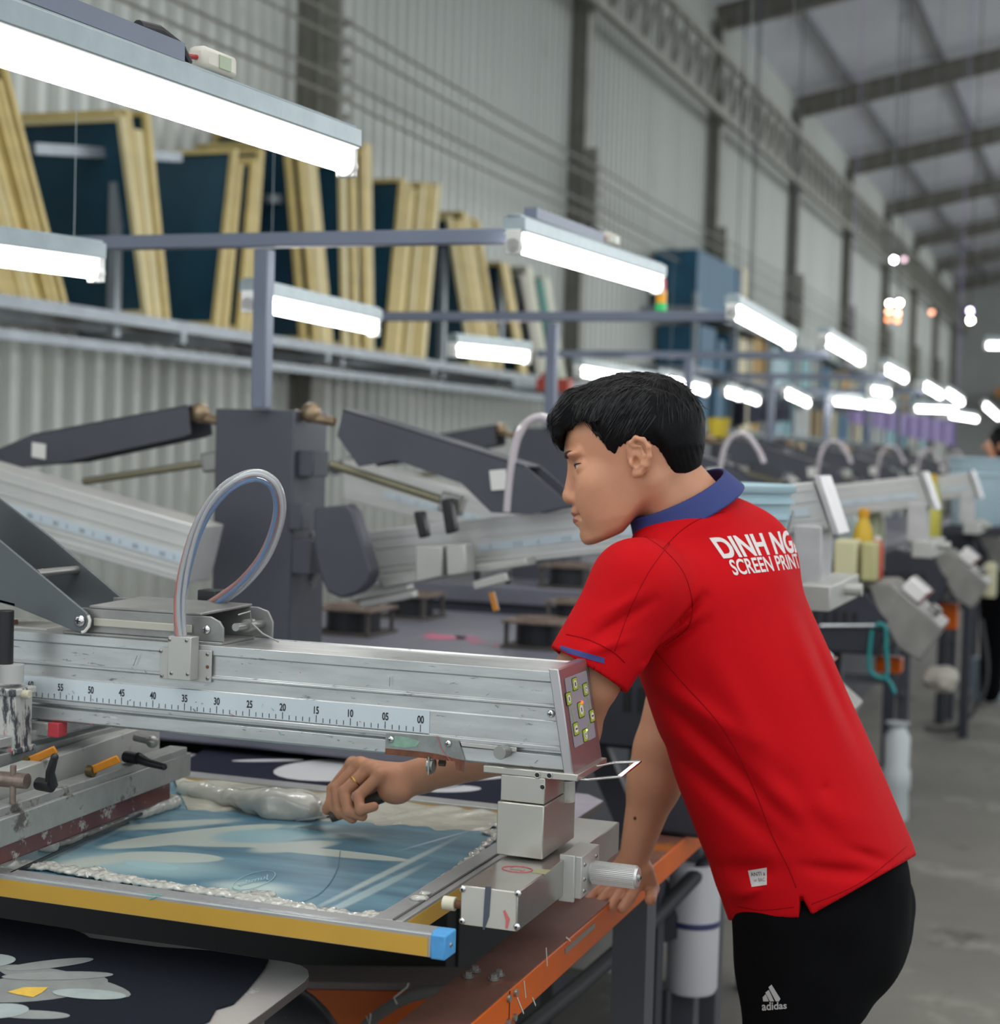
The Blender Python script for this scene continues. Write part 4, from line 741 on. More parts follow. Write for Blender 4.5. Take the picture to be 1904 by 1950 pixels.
m = MB(); m.box((-.7055, P(970, 1900, X=-.705)[1]-.001, .734), (-.7042, P(970, 1900, X=-.705)[1]+.001, .778)); m.build('joint_line', mat('joint_dark', '5a2f10', .7), r)
m = MB()
for u, v, u2, v2 in ((998, 1868, 1001, 1900), (985, 1900, 997, 1930), (1014, 1900, 1020, 1915), (1040, 1805, 1042, 1840), (1078, 1785, 1086, 1792)): m = MB(); m.bar(P(u, v, X=-.7045), P(u2, v2, X=-.7045), .0022, .0006, up=(1, 0, 0)); m.build('paint_drip', mat('white_drip', 'd4cfc8', .5), r)
for y in (1.2, 2.75, 4.1): MB().box((-.775, y, 0), (-.715, y+.06, .733)).build('rail_leg', DGREY, r)
r = thing('machine_rail', (-1.4, 2.9, .58), 'lower orange crossbeam with cable, seen under the screen frame', 'machine rail')
cbm = [P(u, v, Y=2.6) for u, v in ((480, 1883), (950, 1890), (950, 2060), (300, 2060))]
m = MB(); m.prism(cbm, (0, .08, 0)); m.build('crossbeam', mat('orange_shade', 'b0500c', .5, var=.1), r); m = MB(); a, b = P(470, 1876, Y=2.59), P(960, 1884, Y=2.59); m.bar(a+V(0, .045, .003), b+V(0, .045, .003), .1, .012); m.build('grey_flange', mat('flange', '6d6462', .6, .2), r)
m = MB(); m.tube(smooth([P(u, v, Y=2.55) for u, v in ((690, 1960), (730, 1925), (790, 1895), (860, 1888), (930, 1890))]), .010, 10); m.build('grey_cable', mat('grey_cable_m', '5b5b58', .5), r)
m = MB(); m.tube([P(u, v, Y=2.53) for u, v in ((756, 1912), (750, 1900), (775, 1880), (778, 1872))], .0015, 6); m.tube([P(u, v, Y=2.53) for u, v in ((706, 1930), (703, 1952), (698, 1935))], .0015, 6); m.build('cable_tie', mat('tie_white', 'b5b5b0', .6), r)
m = MB(); m.ball(P(500, 1990, Y=2.3), (.14, .05, .11), 24, 14); tag(m.build('floor_hose_drum', BLACK), 'black rounded drum between pallet and orange crossbeam at the bottom edge', 'drum')
t = thing('machine_cabinet', (-1.3, 3.2, 0), 'black lower cabinet of the machine under the screen frame', 'cabinet')
m = MB(); m.box((-2.2, 2.85, .0), (-1.12, 3.5, .78)); m.build('cabinet', mat('cabinet_black', '17191b', .7), t); m = MB(); m.box((-1.12, 2.9, .1), (-1.115, 3.4, .7)); m.build('cabinet_panel', mat('cabinet_dark', '232628', .5), t)
# ================================================================ the worker
Rw = V(*right); Fw = -V(*back); Zw = V(0, 0, 1); Rw[2] = 0; Fw[2] = 0; Rw = _n(Rw); Fw = _n(Fw)
def pxp(pts):  # world -> photo pixels, used to lay seams and prints on the cloth where they are seen
    q = pts-V(0, 0, EYE); c = np.stack([q@np.array([_dX[k], _dY[k], _dZ[k]]) for k in range(3)], -1); return CX+FPX*c[..., 0]/c[..., 2], CY+FPX*c[..., 1]/c[..., 2]
SKIN = mat('skin', 'c08a6b', .48, 0, var=.07, vs=14, sss=.12, spec=.4, bump=.00025, bs=260)
yaw, pit = math.radians(8), math.radians(15)
f0 = -Rw*math.cos(yaw)+Fw*math.sin(yaw); hf = f0*math.cos(pit)-Zw*math.sin(pit); hu = Zw*math.cos(pit)+f0*math.sin(pit); hl = np.cross(hu, hf)
HO = P(1204, 874, d=2.335)-hl*.074; HR = np.stack([hf, hl, hu], 1)
HS = 1.0
man = thing('person', (-.35, 2.42, 0), 'black-haired worker in red polo shirt leaning over the machine, spatula in hand', 'person')
NB = P(1318, 1020, d=2.42)     # neck base
def LQ(p):   # world -> head coordinates
    q = (p-HO)@HR; return np.stack([np.where(q[:, 0] > 0, q[:, 0]/.925, q[:, 0]/1.06), q[:, 1], q[:, 2]+.002], 1)
nbl = LQ(NB[None])[0]
def ear(q, sgn):
    e = q*V(1, sgn, 1); d = np.full(len(q), 9.)
    hx = [(.004, .072, .004), (.002, .074, .014), (-.003, .079, .024), (-.011, .083, .029), (-.020, .086, .024), (-.025, .087, .013), (-.023, .086, .000), (-.016, .084, -.011), (-.006, .079, -.020), (.002, .074, -.021)]
    for a, b in zip(hx[:-1], hx[1:]): d = smin(d, cap(e, a, b, .0034, .0034), .003)
    d = smin(d, ell(e, (-.002, .075, -.018), (.007, .0055, .007)), .004)
    d = smin(d, ell(e, (-.011, .074, .004), (.014, .007, .024)), .005)
    an = [(-.006, .080, .019), (-.014, .083, .015), (-.016, .083, .003), (-.011, .082, -.008), (-.003, .079, -.012)]
    for a, b in zip(an[:-1], an[1:]): d = smin(d, cap(e, a, b, .0026, .0026), .003)
    d = smin(d, ell(e, (.003, .075, -.004), (.004, .0055, .006)), .004)
    d = smax(d, -ell(e, (-.0045, .088, -.002), (.0055, .015, .008)), .002)
    return smax(d, -ell(e, (-.011, .090, .011), (.006, .009, .010)), .003)
_hz = np.array([-.120, -.112, -.106, -.0957, -.0860, -.0777, -.0720, -.0675, -.0625, -.0592, -.0560, -.0520, -.0460, -.0400, -.030, -.0100, .0050, .0136, .0250, .0343, .0517, .066, .085, .105, .12])
_xf = np.array([.0700, .0960, .1060, .1112, .1122, .1128, .1150, .1166, .1163, .1140, .1160, .1172, .1140, .1110, .1040, .1010, .1010, .1020, .1045, .1052, .1005, .094, .078, .040, .0])
_xm = np.interp(_hz, [-.12, -.1, -.085, -.06, -.03, 0, .05], [.075, .068, .045, .020, .0, -.01, -.012])
_xb = np.interp(_hz, [-.12, -.1, -.085, -.06, -.03, 0, .05, .12], [.05, .03, .00, -.03, -.062, -.078, -.085, -.03])
_w = np.interp(_hz, [-.12, -.106, -.095, -.085, -.072, -.05, -.025, 0, .03, .055, .08, .105, .12], [.022, .033, .042, .048, .0535, .0585, .0635, .0680, .0700, .070, .062, .035, .0])
def slices(q):
    x, y, z = q.T; xf, xm, xb, w = (np.interp(z, _hz, k) for k in (_xf, _xm, _xb, _w)); xs = np.interp(z, [-.12, -.106, -.0957, -.08, -.06, -.045, -.03, -.01, .005, .025, .0517, .066, .085, .105, .12], [.070, .099, .1055, .1065, .1065, .1050, .1030, .1005, .1005, .1025, .1000, .094, .078, .040, .0]); xf = xs+(xf-xs)*np.exp(-(y/.021)**2); fr = x > xm
    den = np.where(fr, xf-xm, xm-xb); n = np.where(fr, np.interp(z, [-.08, -.03], [2.2, 1.98]), 2.1); r = (np.abs((x-xm)/den)**n+np.abs(y/np.maximum(w, .004))**n)**(1/n)
    return (r-1)*np.minimum(den, w)*.85
def head(p):
    q = LQ(p); x, y, z = q.T; a = np.stack([x, np.abs(y), z], 1); ay = a[:, 1]
    d = smin(ell(q, (-.004, 0, .040), (.084, .071, .066)), smax(slices(q), np.abs(z+.005)-.105, .01), .012)
    d = smax(d, (-.1075+np.clip(.100-x, -.01, .2)*.20+np.clip(.045-x, 0, .2)*.5-z), .014)
    d = smin(d, ell(a, (.064, .040, -.018), (.022, .018, .020)), .024)
    d = smin(d, ell(a, (.066, .030, -.042), (.031, .021, .032)), .02)
    d = smin(d, ell(a, (.086, .030, .029), (.013, .022, .006)), .010)
    d = smax(d, -ell(a, (.107, .033, .012), (.020, .017, .010)), .010)
    d = smin(d, ell(a, (.0765, .0335, .0085), (.0155, .0165, .0125)), .004)
    d = smin(d, cap(q, (.0975, 0, .010), (.1140, 0, -.0255), .0062, .0088), .009)
    d = smin(d, ell(q, (.1135, 0, -.030), (.0105, .0110, .0090)), .006); d = smin(d, ell(a, (.1055, .0125, -.033), (.0105, .0070, .0080)), .004)
    d = smax(d, -ell(a, (.1105, .0070, -.0418), (.0050, .0032, .0038)), .0015)
    d = smax(d, -ell(q, (.124, 0, -.0592), (.016, .027, .0009)), .0014); d = smax(d, -ell(a, (.102, .0245, -.0595), (.006, .004, .0035)), .006)
    d = smax(d, -ell(q, (.130, 0, -.0785), (.018, .020, .003)), .008)
    sl = .0070+.22*(ay-.027); slit = np.maximum(np.abs(z-sl)-.0030*np.clip(1-((ay-.034)/.015)**2, 0, 1), .080-x); slit = np.maximum(slit, np.abs(ay-.035)-.0155); d = smax(d, -slit, .0010)
    crease = np.maximum(np.abs(z-sl-.0065)-.0002, .077-x); crease = np.maximum(crease, np.abs(ay-.035)-.014); d = smax(d, -crease, .0012)
    d = smin(d, ear(q, 1), .002); d = smin(d, ear(q, -1), .002)
    d = smin(d, cap(q, (-.022, 0, -.020), nbl+V(-.012, 0, .01), .052, .058), .022)
    d = smin(d, cap(a, (-.020, .054, -.035), nbl*V(1, 0, 1)+V(.02, .02, .02), .011, .013), .02)
    return d
body = MB()
lo = HO-.17; hi = HO+.17; lo[2] = NB[2]-.03; hi = np.maximum(hi, NB+.09); lo = np.minimum(lo, NB-.09)
v, f = surface_nets(head, lo, hi, .0021); body.add(v, f)
# arms and hands
SHN, ELN, WRN = P(1215, 1130, d=2.285), P(1088, 1392, d=2.34), P(800, 1478, d=2.44)
HD = {}
HD['index'] = [P(672, 1456, d=2.475), P(634, 1503, d=2.475), P(630, 1532, d=2.46), P(648, 1551, d=2.445)]
HD['middle'] = [P(685, 1457, d=2.458), P(641, 1502, d=2.452), P(647, 1543, d=2.432), P(671, 1558, d=2.425)]
HD['ring'] = [P(702, 1464, d=2.44), P(655, 1508, d=2.43), P(664, 1545, d=2.412), P(690, 1554, d=2.408)]
HD['pinky'] = [P(724, 1476, d=2.424), P(682, 1516, d=2.412), P(686, 1543, d=2.398), P(712, 1536, d=2.394)]
HD['thumb'] = [P(745, 1502, d=2.478), P(692, 1528, d=2.49), P(655, 1540, d=2.484), P(624, 1541, d=2.465)]
def hand_near(p):
    d = cap(p, WRN, P(760, 1482, d=2.45), .022, .019)
    for k, r in (('index', .0125), ('middle', .013), ('ring', .0125), ('pinky', .0115)): d = smin(d, cap(p, P(770, 1485, d=2.445), HD[k][0], .017, r*.86), .012)
    d = smin(d, ell(p, P(752, 1508, d=2.43), (.026, .018, .018)), .014); d = smin(d, ell(p, P(735, 1500, d=2.475), (.024, .016, .016)), .014)
    for k, r in (('index', .0092), ('middle', .0096), ('ring', .0092), ('pinky', .0082), ('thumb', .0105)):
        c = HD[k]; g = cap(p, c[0], c[1], r*1.12, r); g = smin(g, cap(p, c[1], c[2], r*.98, r*.9), .003); g = smin(g, cap(p, c[2], c[3], r*.9, r*.82), .003); g = smin(g, ell(p, c[0], (r*1.15,)*3), .004)
        d = smin(d, g, .005 if k != 'thumb' else .008)
    return d
def arm_near(p):
    d = cap(p, SHN, P(1120, 1285, d=2.28), .040, .043); d = smin(d, cap(p, P(1120, 1285, d=2.28), ELN, .043, .036), .02); m_ = ELN*.65+WRN*.35+V(0, 0, .004)
    d = smin(d, cap(p, ELN, m_, .037, .040), .02); d = smin(d, cap(p, m_, WRN, .038, .0235), .02)
    return smin(d, hand_near(p), .014)
lo = np.minimum.reduce([SHN, ELN, WRN]+[x for c in HD.values() for x in c])-.07; hi = np.maximum.reduce([SHN, ELN, WRN]+[x for c in HD.values() for x in c])+.07
v, f = surface_nets(arm_near, lo, hi, .0023); body.add(v, f)
SHF, ELF, WRF = P(1330, 1150, d=2.66), P(1262, 1430, d=2.64), P(1208, 1630, d=2.63)
HF0 = P(1192, 1672, d=2.66)
def arm_far(p):
    d = cap(p, SHF, ELF, .05, .044); m_ = ELF*.7+WRF*.3; d = smin(d, cap(p, ELF, m_, .042, .040), .02); d = smin(d, cap(p, m_, WRF, .040, .0235), .02)
    d = smin(d, ell(p, (WRF+HF0)/2+V(0, 0, -.01), (.030, .036, .030)), .015)
    for k in range(4):
        b = HF0+V(-.022+.016*k, -.01-.004*k, .0); c = b+V(-.018+.004*k, -.028, -.018); e = c+V(-.006, -.018, -.012)
        d = smin(d, cap(p, WRF, b, .014, .0115), .008); d = smin(d, smin(cap(p, b, c, .0095, .009), cap(p, c, e, .009, .008), .003), .004)
    d = smin(d, smin(cap(p, WRF+V(.02, 0, -.02), HF0+V(.045, -.005, -.01), .012, .0105), cap(p, HF0+V(.045, -.005, -.01), HF0+V(.05, -.035, -.02), .0105, .009), .004), .008)
    return d
lo = np.minimum.reduce([SHF, ELF, WRF, HF0])-.09; hi = np.maximum.reduce([SHF, ELF, WRF])+.09
v, f = surface_nets(arm_far, lo, hi, .0032); body.add(v, f)
bo = body.build('body', SKIN, man, sharp=180, recalc=False)
# lips, brow, eyes, lashes
hw = lambda x, y, z: HO+HR@V(x*(.925 if x > 0 else 1.06), y, z-.002)
bvh = lambda o: BVHTree.FromPolygons([tuple(p.co+o.parent.matrix_world.translation if 0 else Vector(o_loc(o))+p.co) for p in o.data.vertices], [tuple(p.vertices) for p in o.data.polygons])
def o_loc(o):
    while o.parent: o = o.parent
    return o.location
hb = bvh(bo)
def onto(bv, u, v, off=.0006):
    c = Vector((0, 0, EYE)); r = Vector(P(u, v, d=1.0))-c; h = bv.ray_cast(c, r.normalized()); return None if h[0] is None else np.array(h[0]-r.normalized()*off)
def hpt(x, y, z, off=.0004):   # nearest skin point to a head-space point
    if y < 0: t = hpt(x, -y, z, off); return t-2*((t-HO)@hl)*hl
    h = hb.find_nearest(Vector(hw(x, y, z))); return np.array(h[0]+h[1]*off)
def hray(y, z, off=.0004):
    if y < 0: t = hray(-y, z, off); return t-2*((t-HO)@hl)*hl
    h = hb.ray_cast(Vector(hw(.25, y, z)), Vector(-hf)); return np.array(h[0])+np.array(h[1])*off if h[0] is not None else hpt(.1, y, z, off)
for sg in (1, -1):
    m = MB(); c = hw(.0770, .0335*sg, .0075); m.ball(c, (.0128, .0128, .0128), 20, 14); e = m.build('eye', mat('eye_white', 'cfc6bd', .25), man)
    m = MB(); dr = _n(HR@V(.95, -.02*sg, -.10)); m.tube([c+dr*.0112, c+dr*.0126, c+dr*.0132], [.0062, .0046, .001], 16); m.build('iris', mat('iris_dark', '1d1512', .1), e)
    m = MB(); m.tube([hray(y*sg, .0070+.22*(y-.027)+.0030*max(0, 1-((y-.034)/.015)**2)+.0012, .0004) for y in np.linspace(.021, .0485, 10)], [.0004]+[.0013]*8+[.0006], 6); m.build('lashes', mat('lash', '17110f', .6), man)
    m = MB(); ys = np.linspace(.014, .048, 12)
    m.tube([hray(y*sg, .0265+.0065*math.sin((y-.015)/.040*2.2), -.0006) for y in ys], [.0014]+[.0038, .0044, .0044, .0042, .0040, .0036, .0032, .0028, .0022, .0016]+[.0006], 8); m.build('eyebrow', mat('brow_hair', '3a2a22', .8, var=.4, vs=400), man)
LIP = mat('lip', '93504b', .35, 0, sss=.1)
def lipmesh(z0, hgt, w):
    m = MB(); n, k = 20, 5; vs = []
    for j in range(k):
        for i in range(n): y = -w+2*w*i/(n-1); t = j/(k-1); vs.append(hray(y, z0+hgt*(t-.5)*(1-(y/w)**2*.9)-.0012*(y/w)**2, .0004))
    m.add(vs, [(j*n+i, j*n+i+1, (j+1)*n+i+1, (j+1)*n+i) for j in range(k-1) for i in range(n-1)]); return m.build('lip', LIP, man, sharp=180)
lipmesh(-.0552, .0066, .021); lipmesh(-.0645, .0080, .019)
# ---------------- hair
HAIR = mat('black_hair', '050507', .6, 0, spec=.15, var=.3, vs=200, bump=.0012, bs=70)
_hx = [-.12, -.060, -.0509, -.0439, -.036, -.0238, -.012, .0009, .018, .0232, .0331, .0398, .0485, .050, .0597, .0716, .0872, .2]
_hl = [-.060, -.050, -.0469, -.0188, .0078, .0219, .028, .0263, .0199, .0121, .0205, .0372, .047, .0611, .0713, .0691, .0631, .06]
def hair(p):
    q = LQ(p); x, y, z = q.T; ay = np.abs(y)
    d = ell(q, (-.008, 0, .040), (.093, .0795, .0765))
    d = smin(d, ell(q, (.016, 0, .074), (.082, .070, .044)), .03)
    d = smin(d, ell(q, (-.042, 0, .024), (.056, .070, .078)), .02)
    fr = 9.
    for yy, zz, l in ((-.012, .0, 1.), (.010, .0, 1.0), (.026, .006, .985), (-.032, 0, .9)):
        fr = smin(fr, cap(q, (.070, yy, .098), (.100, yy*1.05, .082), .020, .013), .012); fr = smin(fr, cap(q, (.100, yy*1.05, .082), (.1085*l, yy*1.1, .056+zz), .013, .009), .008); fr = smin(fr, cap(q, (.1085*l, yy*1.1, .056+zz), (.1085*l, yy*.9-.002, .038+zz), .008, .002), .005)
    t = np.clip((z-.02)/.05, 0, 1)
    st = np.sin((y*1.0+.10*x)*520+2.0*np.sin(x*35)+1.2*np.sin(z*40))*.0007+np.sin((y*1.1-.25*x)*230+1.5*np.sin(x*28))*.0013+.0016*wob(q*V(.6, 1.5, 1), 70, 4)
    line = np.interp(x, _hx, _hl)+.0012*np.sin(x*900)+.0010*np.sin(x*2100+1)
    d = smax(d, line-z, .003)
    near = z < .065
    skull = head0(q); taper = np.clip((z-line)/.055, 0, 1); lim = skull-.0012-.012*taper**1.3
    d = np.where(near, smax(d, lim, .004), d); d = smin(d, fr, .010)+st*t
    return np.maximum(d, -(skull+.003))
def head0(q):
    return smin(smin(ell(q, (-.004, 0, .040), (.084, .071, .066)), smax(slices(q), np.abs(q[:, 2]+.005)-.105, .01), .012), cap(q, (-.022, 0, -.020), nbl+V(-.012, 0, .01), .052, .058), .022)
lo = HO-.16; hi = HO+.17
hr = sdf_obj(hair, lo, hi, .0022, 'hair', HAIR, man)
hv = bvh(hr); m = MB(); rr_ = random.Random(5)
for i in range(2600):   # strands combed forward over the crown and down the sides
    th = rr_.uniform(-math.pi, math.pi); el = rr_.uniform(.12, 1.5); dr_ = HR@V(math.cos(th)*math.cos(el), math.sin(th)*math.cos(el), math.sin(el)); o_ = np.array(hw(.01, 0, .04)); h = hv.ray_cast(Vector(o_+dr_*.25), Vector(-dr_))
    if h[0] is None: continue
    p0 = np.array(h[0]); lz = (p0-HO)@hu; ly = (p0-HO)@hl; lx = (p0-HO)@hf
    if lz < .035: continue
    nn0 = np.array(h[1]); side = min(1, abs(ly)/.07); dirn = HR@V(.9 if lx > -.05 else .2, rr_.uniform(-.25, .25)+(.5*np.sign(ly)*side), -.9*side-(.6 if lx < -.06 else 0)+rr_.uniform(-.1, .1)); dirn = _n(dirn-dirn.dot(nn0)*nn0); pts = [p0-nn0*.0006]; L_ = rr_.uniform(.015, .04); lift = rr_.random() < .25
    for k in range(1, 5):
        nn = hv.find_nearest(Vector(pts[0]+dirn*L_*k/4)); pts.append(np.array(nn[0]+nn[1]*(.0002+(.0009*k if lift else .00005*k))))
    if min(np.linalg.norm(pts[k+1]-pts[k]) for k in range(4)) < 1e-4: continue
    m.tube(pts, [.0004, .00055, .0005, .0004, .0001], 4, cap=False)
for u, v, u2, v2 in ((1262, 722, 1290, 714), (1300, 745, 1335, 748), (1310, 755, 1342, 764), (1285, 735, 1318, 733), (1322, 775, 1352, 782), (1240, 720, 1262, 711), (1180, 728, 1165, 718), (1128, 742, 1110, 742)):
    a, b = P(u, v, d=2.40), P(u2, v2, d=2.41); m.tube([a, (a+b)/2+V(0, 0, .004), b], [.0008, .0006, .0001], 4)
m.build('loose_strands', mat('hair_strand', '0c0b0e', .4, spec=.35), hr)
# ---------------- trousers and shoes
ty = math.radians(22); tf = -Rw*math.cos(ty)+Fw*math.sin(ty); tl = np.cross(Zw, tf)
BLK = mat('black_trousers', '08080a', .9, 0, var=.2, vs=20, spec=.1, bump=.001, bs=25)
HIP = P(1572, 1700, d=2.44); LN0 = P(1522, 1800, d=2.37); LF0 = P(1612, 1790, d=2.52)
LN1 = V(LN0[0]+.02, LN0[1], .46); LF1 = V(LF0[0], LF0[1], .46); LN2 = V(LN0[0]+.05, LN0[1]+.0, .10); LF2 = V(LF0[0]+.06, LF0[1]+.02, .10)
st = [(1590, 1760, .131, .168), (1567, 1690, .137, .170), (1520, 1565, .134, .166), (1468, 1440, .133, .162), (1420, 1320, .129, .160), (1377, 1210, .126, .160), (1345, 1120, .126, .150), (1322, 1060, .105, .125), (1308, 1020, .075, .090)]
SC = np.array([P(u, v, d=2.43) for u, v, _, _ in st]); AX = _n(SC[-1]-SC[0]); ss = (SC-SC[0])@AX; SN = _n(tf-tf.dot(AX)*AX); SLat = np.cross(AX, SN)
if SLat.dot(tl) < 0: SLat = -SLat
si = np.linspace(ss[0]-.07, ss[-1], 60)
def sm_interp(y): 
    y = np.interp(si, ss, y); k = np.array([1, 2, 3, 2, 1.])/9; yp = np.pad(y, 2, 'edge'); return np.convolve(yp, k, 'valid')
CI = np.stack([sm_interp(SC[:, k]) for k in range(3)], 1); AI = sm_interp([x[2] for x in st]); BI = sm_interp([x[3] for x in st])
def core(p):
    s = np.clip((p-SC[0])@AX, si[0], si[-1]); c = np.stack([np.interp(s, si, CI[:, k]) for k in range(3)], 1); a = np.interp(s, si, AI); b = np.interp(s, si, BI)
    q = p-c; x = q@SN; y = q@SLat; z = q@AX; r = (np.abs(x/a)**2.25+np.abs(y/b)**2.25+np.abs(z/.05)**2.25)**(1/2.25); return (r-1)*np.minimum(a, b)*.9
def trousers(p):
    q = p-HIP; x = q@tf; y = q@tl; z = q[:, 2]
    d = (np.sqrt((x/.118)**2+(y/.150)**2+(np.clip(np.abs(z)-.07, 0, None)/.1)**2)-1)*.118
    for a, b, c in ((LN0, LN1, LN2), (LF0, LF1, LF2)): d = smin(d, cap(p, a+V(0, 0, .05), b, .098, .075), .02); d = smin(d, cap(p, b, c, .075, .065), .02)
    d += .003*np.sin(x*60+z*25)*np.exp(-((z+.16)/.12)**2)+.0025*wob(p, 30, 6)
    return smax(d, core(p)+.012-np.clip(.87-p[:, 2], 0, 1)*.9, .004)
lo = np.minimum(LN2, LF2)-.16; lo[2] = .03; hi = np.maximum(np.maximum(LN0, LF0), HIP)+.17; hi[2] = HIP[2]+.06
tr = sdf_obj(trousers, lo, hi, .007, 'trousers', BLK, man)
for c in (LN2, LF2):
    def shoe(p, c=c):
        o = V(c[0], c[1], 0)+tf*.05; q = p-o; x = q@tf; y = q@tl; z = q[:, 2]; d = (np.sqrt((x/.14)**2+(y/.05)**2+((z-.02)/.06)**2)-1)*.05; d = smin(d, cap(p, V(c[0], c[1], .05), V(c[0], c[1], .12), .045, .05), .02); return np.maximum(d, .002-z)
    sdf_obj(shoe, V(c[0], c[1], 0)+V(-.25, -.2, -.005), V(c[0], c[1], 0)+V(.2, .2, .17), .006, 'shoe', mat('shoe', '202226', .5), man)
# ---------------- polo shirt
REDM = mat('red_polo', 'b8040f', .8, 0, var=.04, vs=8, bump=.0003, bs=600, spec=.15)
planeof = lambda a, b: (lambda A, B, C: (A, _n(np.cross(B-A, C-A))))(P(*a, d=2.3), P(*b, d=2.3), P(*a, d=2.7))
hemB, hemF = planeof((1545, 1742), (1735, 1634)), planeof((1405, 1752), (1518, 1747))
def below(pl, p): d = (p-pl[0])@pl[1]; return d if ((SC[4]-pl[0])@pl[1]) < 0 else -d
VT = P(1515, 1688, d=2.315)
uv2 = lambda u, v: (lambda w: V(w.dot(Rw), w[2]))(P(u, v, d=2.32))
folds = [((1262, 1330), (1500, 1560), -.006, .013), ((1290, 1440), (1475, 1590), -.006, .016), ((1250, 1300), (1420, 1400), .004, .014), ((1335, 1130), (1222, 1245), -.007, .006), ((1300, 1160), (1215, 1262), .005, .008), ((1340, 1175), (1235, 1245), -.004, .006),
         ((1535, 1170), (1650, 1440), -.003, .010), ((1500, 1170), (1600, 1400), .003, .014), ((1400, 1480), (1640, 1560), .003, .020), ((1515, 1632), (1650, 1652), -.004, .009), ((1600, 1600), (1690, 1640), -.003, .007), ((1380, 1660), (1470, 1640), -.005, .014), ((1395, 1710), (1440, 1670), .005, .010), ((1560, 1500), (1560, 1480), -.002, .006),
         ((1110, 1205), (1235, 1130), -.004, .006), ((1105, 1225), (1190, 1200), .003, .006), ((1130, 1165), (1220, 1110), .003, .007), ((1440, 1420), (1580, 1590), -.003, .015), ((1350, 1250), (1480, 1480), .003, .018)]
FD = [(uv2(*a), uv2(*b), k, w) for a, b, k, w in folds]
SE = P(1130, 1262, d=2.27); SS_ = P(1216, 1118, d=2.285)
SFs, SFe = P(1385, 1080, d=2.60), P(1345, 1260, d=2.66)
sax = _n(SE-SS_)
def shirt(p):
    d = core(p)
    d = smin(d, cap(p, NB+V(0, 0, -.05), SS_, .050, .060), .04); d = smin(d, cap(p, NB+V(0, 0, -.01), SFs, .06, .062), .05)
    d = smin(d, cap(p, NB+V(0, 0, -.015)-tf*.02, P(1420, 1050, d=2.46), .055, .06), .05)
    d = smin(d, cap(p, SS_, SE+sax*.012, .064, .060), .022); d = smin(d, cap(p, SFs, SFe, .062, .055), .03)
    w = np.stack([p@Rw, p[:, 2]], 1); dep = (p-HIP)@Fw; nearm = np.clip((.06-dep)/.06, 0, 1); g = np.zeros(len(p))
    for A, B, k, wd in FD:
        ab = B-A; t = np.clip((w-A)@ab/max(ab.dot(ab), 1e-9), 0, 1); dd = ((w-A-t[:, None]*ab)**2).sum(1); g += 1.7*k*np.exp(-dd/(wd*wd))*(.25+.75*np.sin(np.pi*np.clip(t, .02, .98)))
    d = d-g*nearm+.0012*wob(p, 26, 3)
    # hem with side vent, sleeve opening
    xb = (p-VT)@Rw; isb = xb > .012*np.clip((VT[2]-p[:, 2])/.04, 0, 1.4)
    cut = np.where(isb, below(hemB, p), below(hemF, p)); vent = (p[:, 2] < VT[2]) & (np.abs(xb-.011*np.clip((VT[2]-p[:, 2])/.04, 0, 1.4)) < .0115*np.clip((VT[2]-p[:, 2])/.04, 0, 1.3)) & (dep < .05)
    d = np.maximum(d, cut); d = np.where(vent, np.maximum(d, .5*np.abs(d)+.004), d)
    d = np.maximum(d, -np.maximum(cap(p, SE-sax*.05, SE+sax*.08, .050, .050), -((p-SE)@sax+.012)))
    return np.maximum(d, np.where(np.linalg.norm(p-SE, axis=1) < .13, (p-SE)@sax-.012, -9))
lo = SC.min(0)-.22; hi = SC.max(0)+.24; lo = np.minimum(lo, SE-.09)
sh = sdf_obj(shirt, lo, hi, .0046, 'polo_shirt', REDM, man)
sbv = bvh(sh)
def seam(px, r, nm, mt, off=.0002):
    pts = [onto(sbv, u, v, off) for u, v in px]; k = []
    for q_ in pts:
        if q_ is not None: k.append(q_)
    if len(k) > 1: return MB().tube(k, r, 6).build(nm, mt, sh, sharp=180)
def dense(px, n=10): return [tuple(x[:2]) for x in smooth([V(u, v, 0) for u, v in px], n)]
SEAM = mat('seam_red', '8c0710', .8, spec=.1)
seam(dense([(1248, 1240), (1300, 1300), (1378, 1390), (1430, 1490), (1470, 1590), (1500, 1650), (1516, 1690)]), .0008, 'side_seam', SEAM, .0001)
seam(dense([(1228, 1022), (1262, 1045), (1298, 1085), (1315, 1130), (1318, 1170), (1305, 1200), (1262, 1232)]), .0008, 'armhole_seam', SEAM, .0001)
seam(dense([(1275, 1035), (1235, 1090), (1200, 1160), (1170, 1240)]), .0006, 'sleeve_seam', SEAM, .0001); seam(dense([(1262, 1045), (1300, 1008), (1340, 985), (1380, 975)]), .0007, 'shoulder_seam', SEAM, .0001)
seam(dense([(1545, 1722), (1640, 1680), (1726, 1612)]), .0007, 'hem_seam', SEAM, .0001); seam(dense([(1404, 1726), (1450, 1733), (1512, 1727)]), .0007, 'hem_seam', SEAM, .0001)
seam(dense([(1078, 1208), (1120, 1218), (1165, 1240), (1190, 1262)]), .0008, 'cuff_seam', SEAM, .0001)
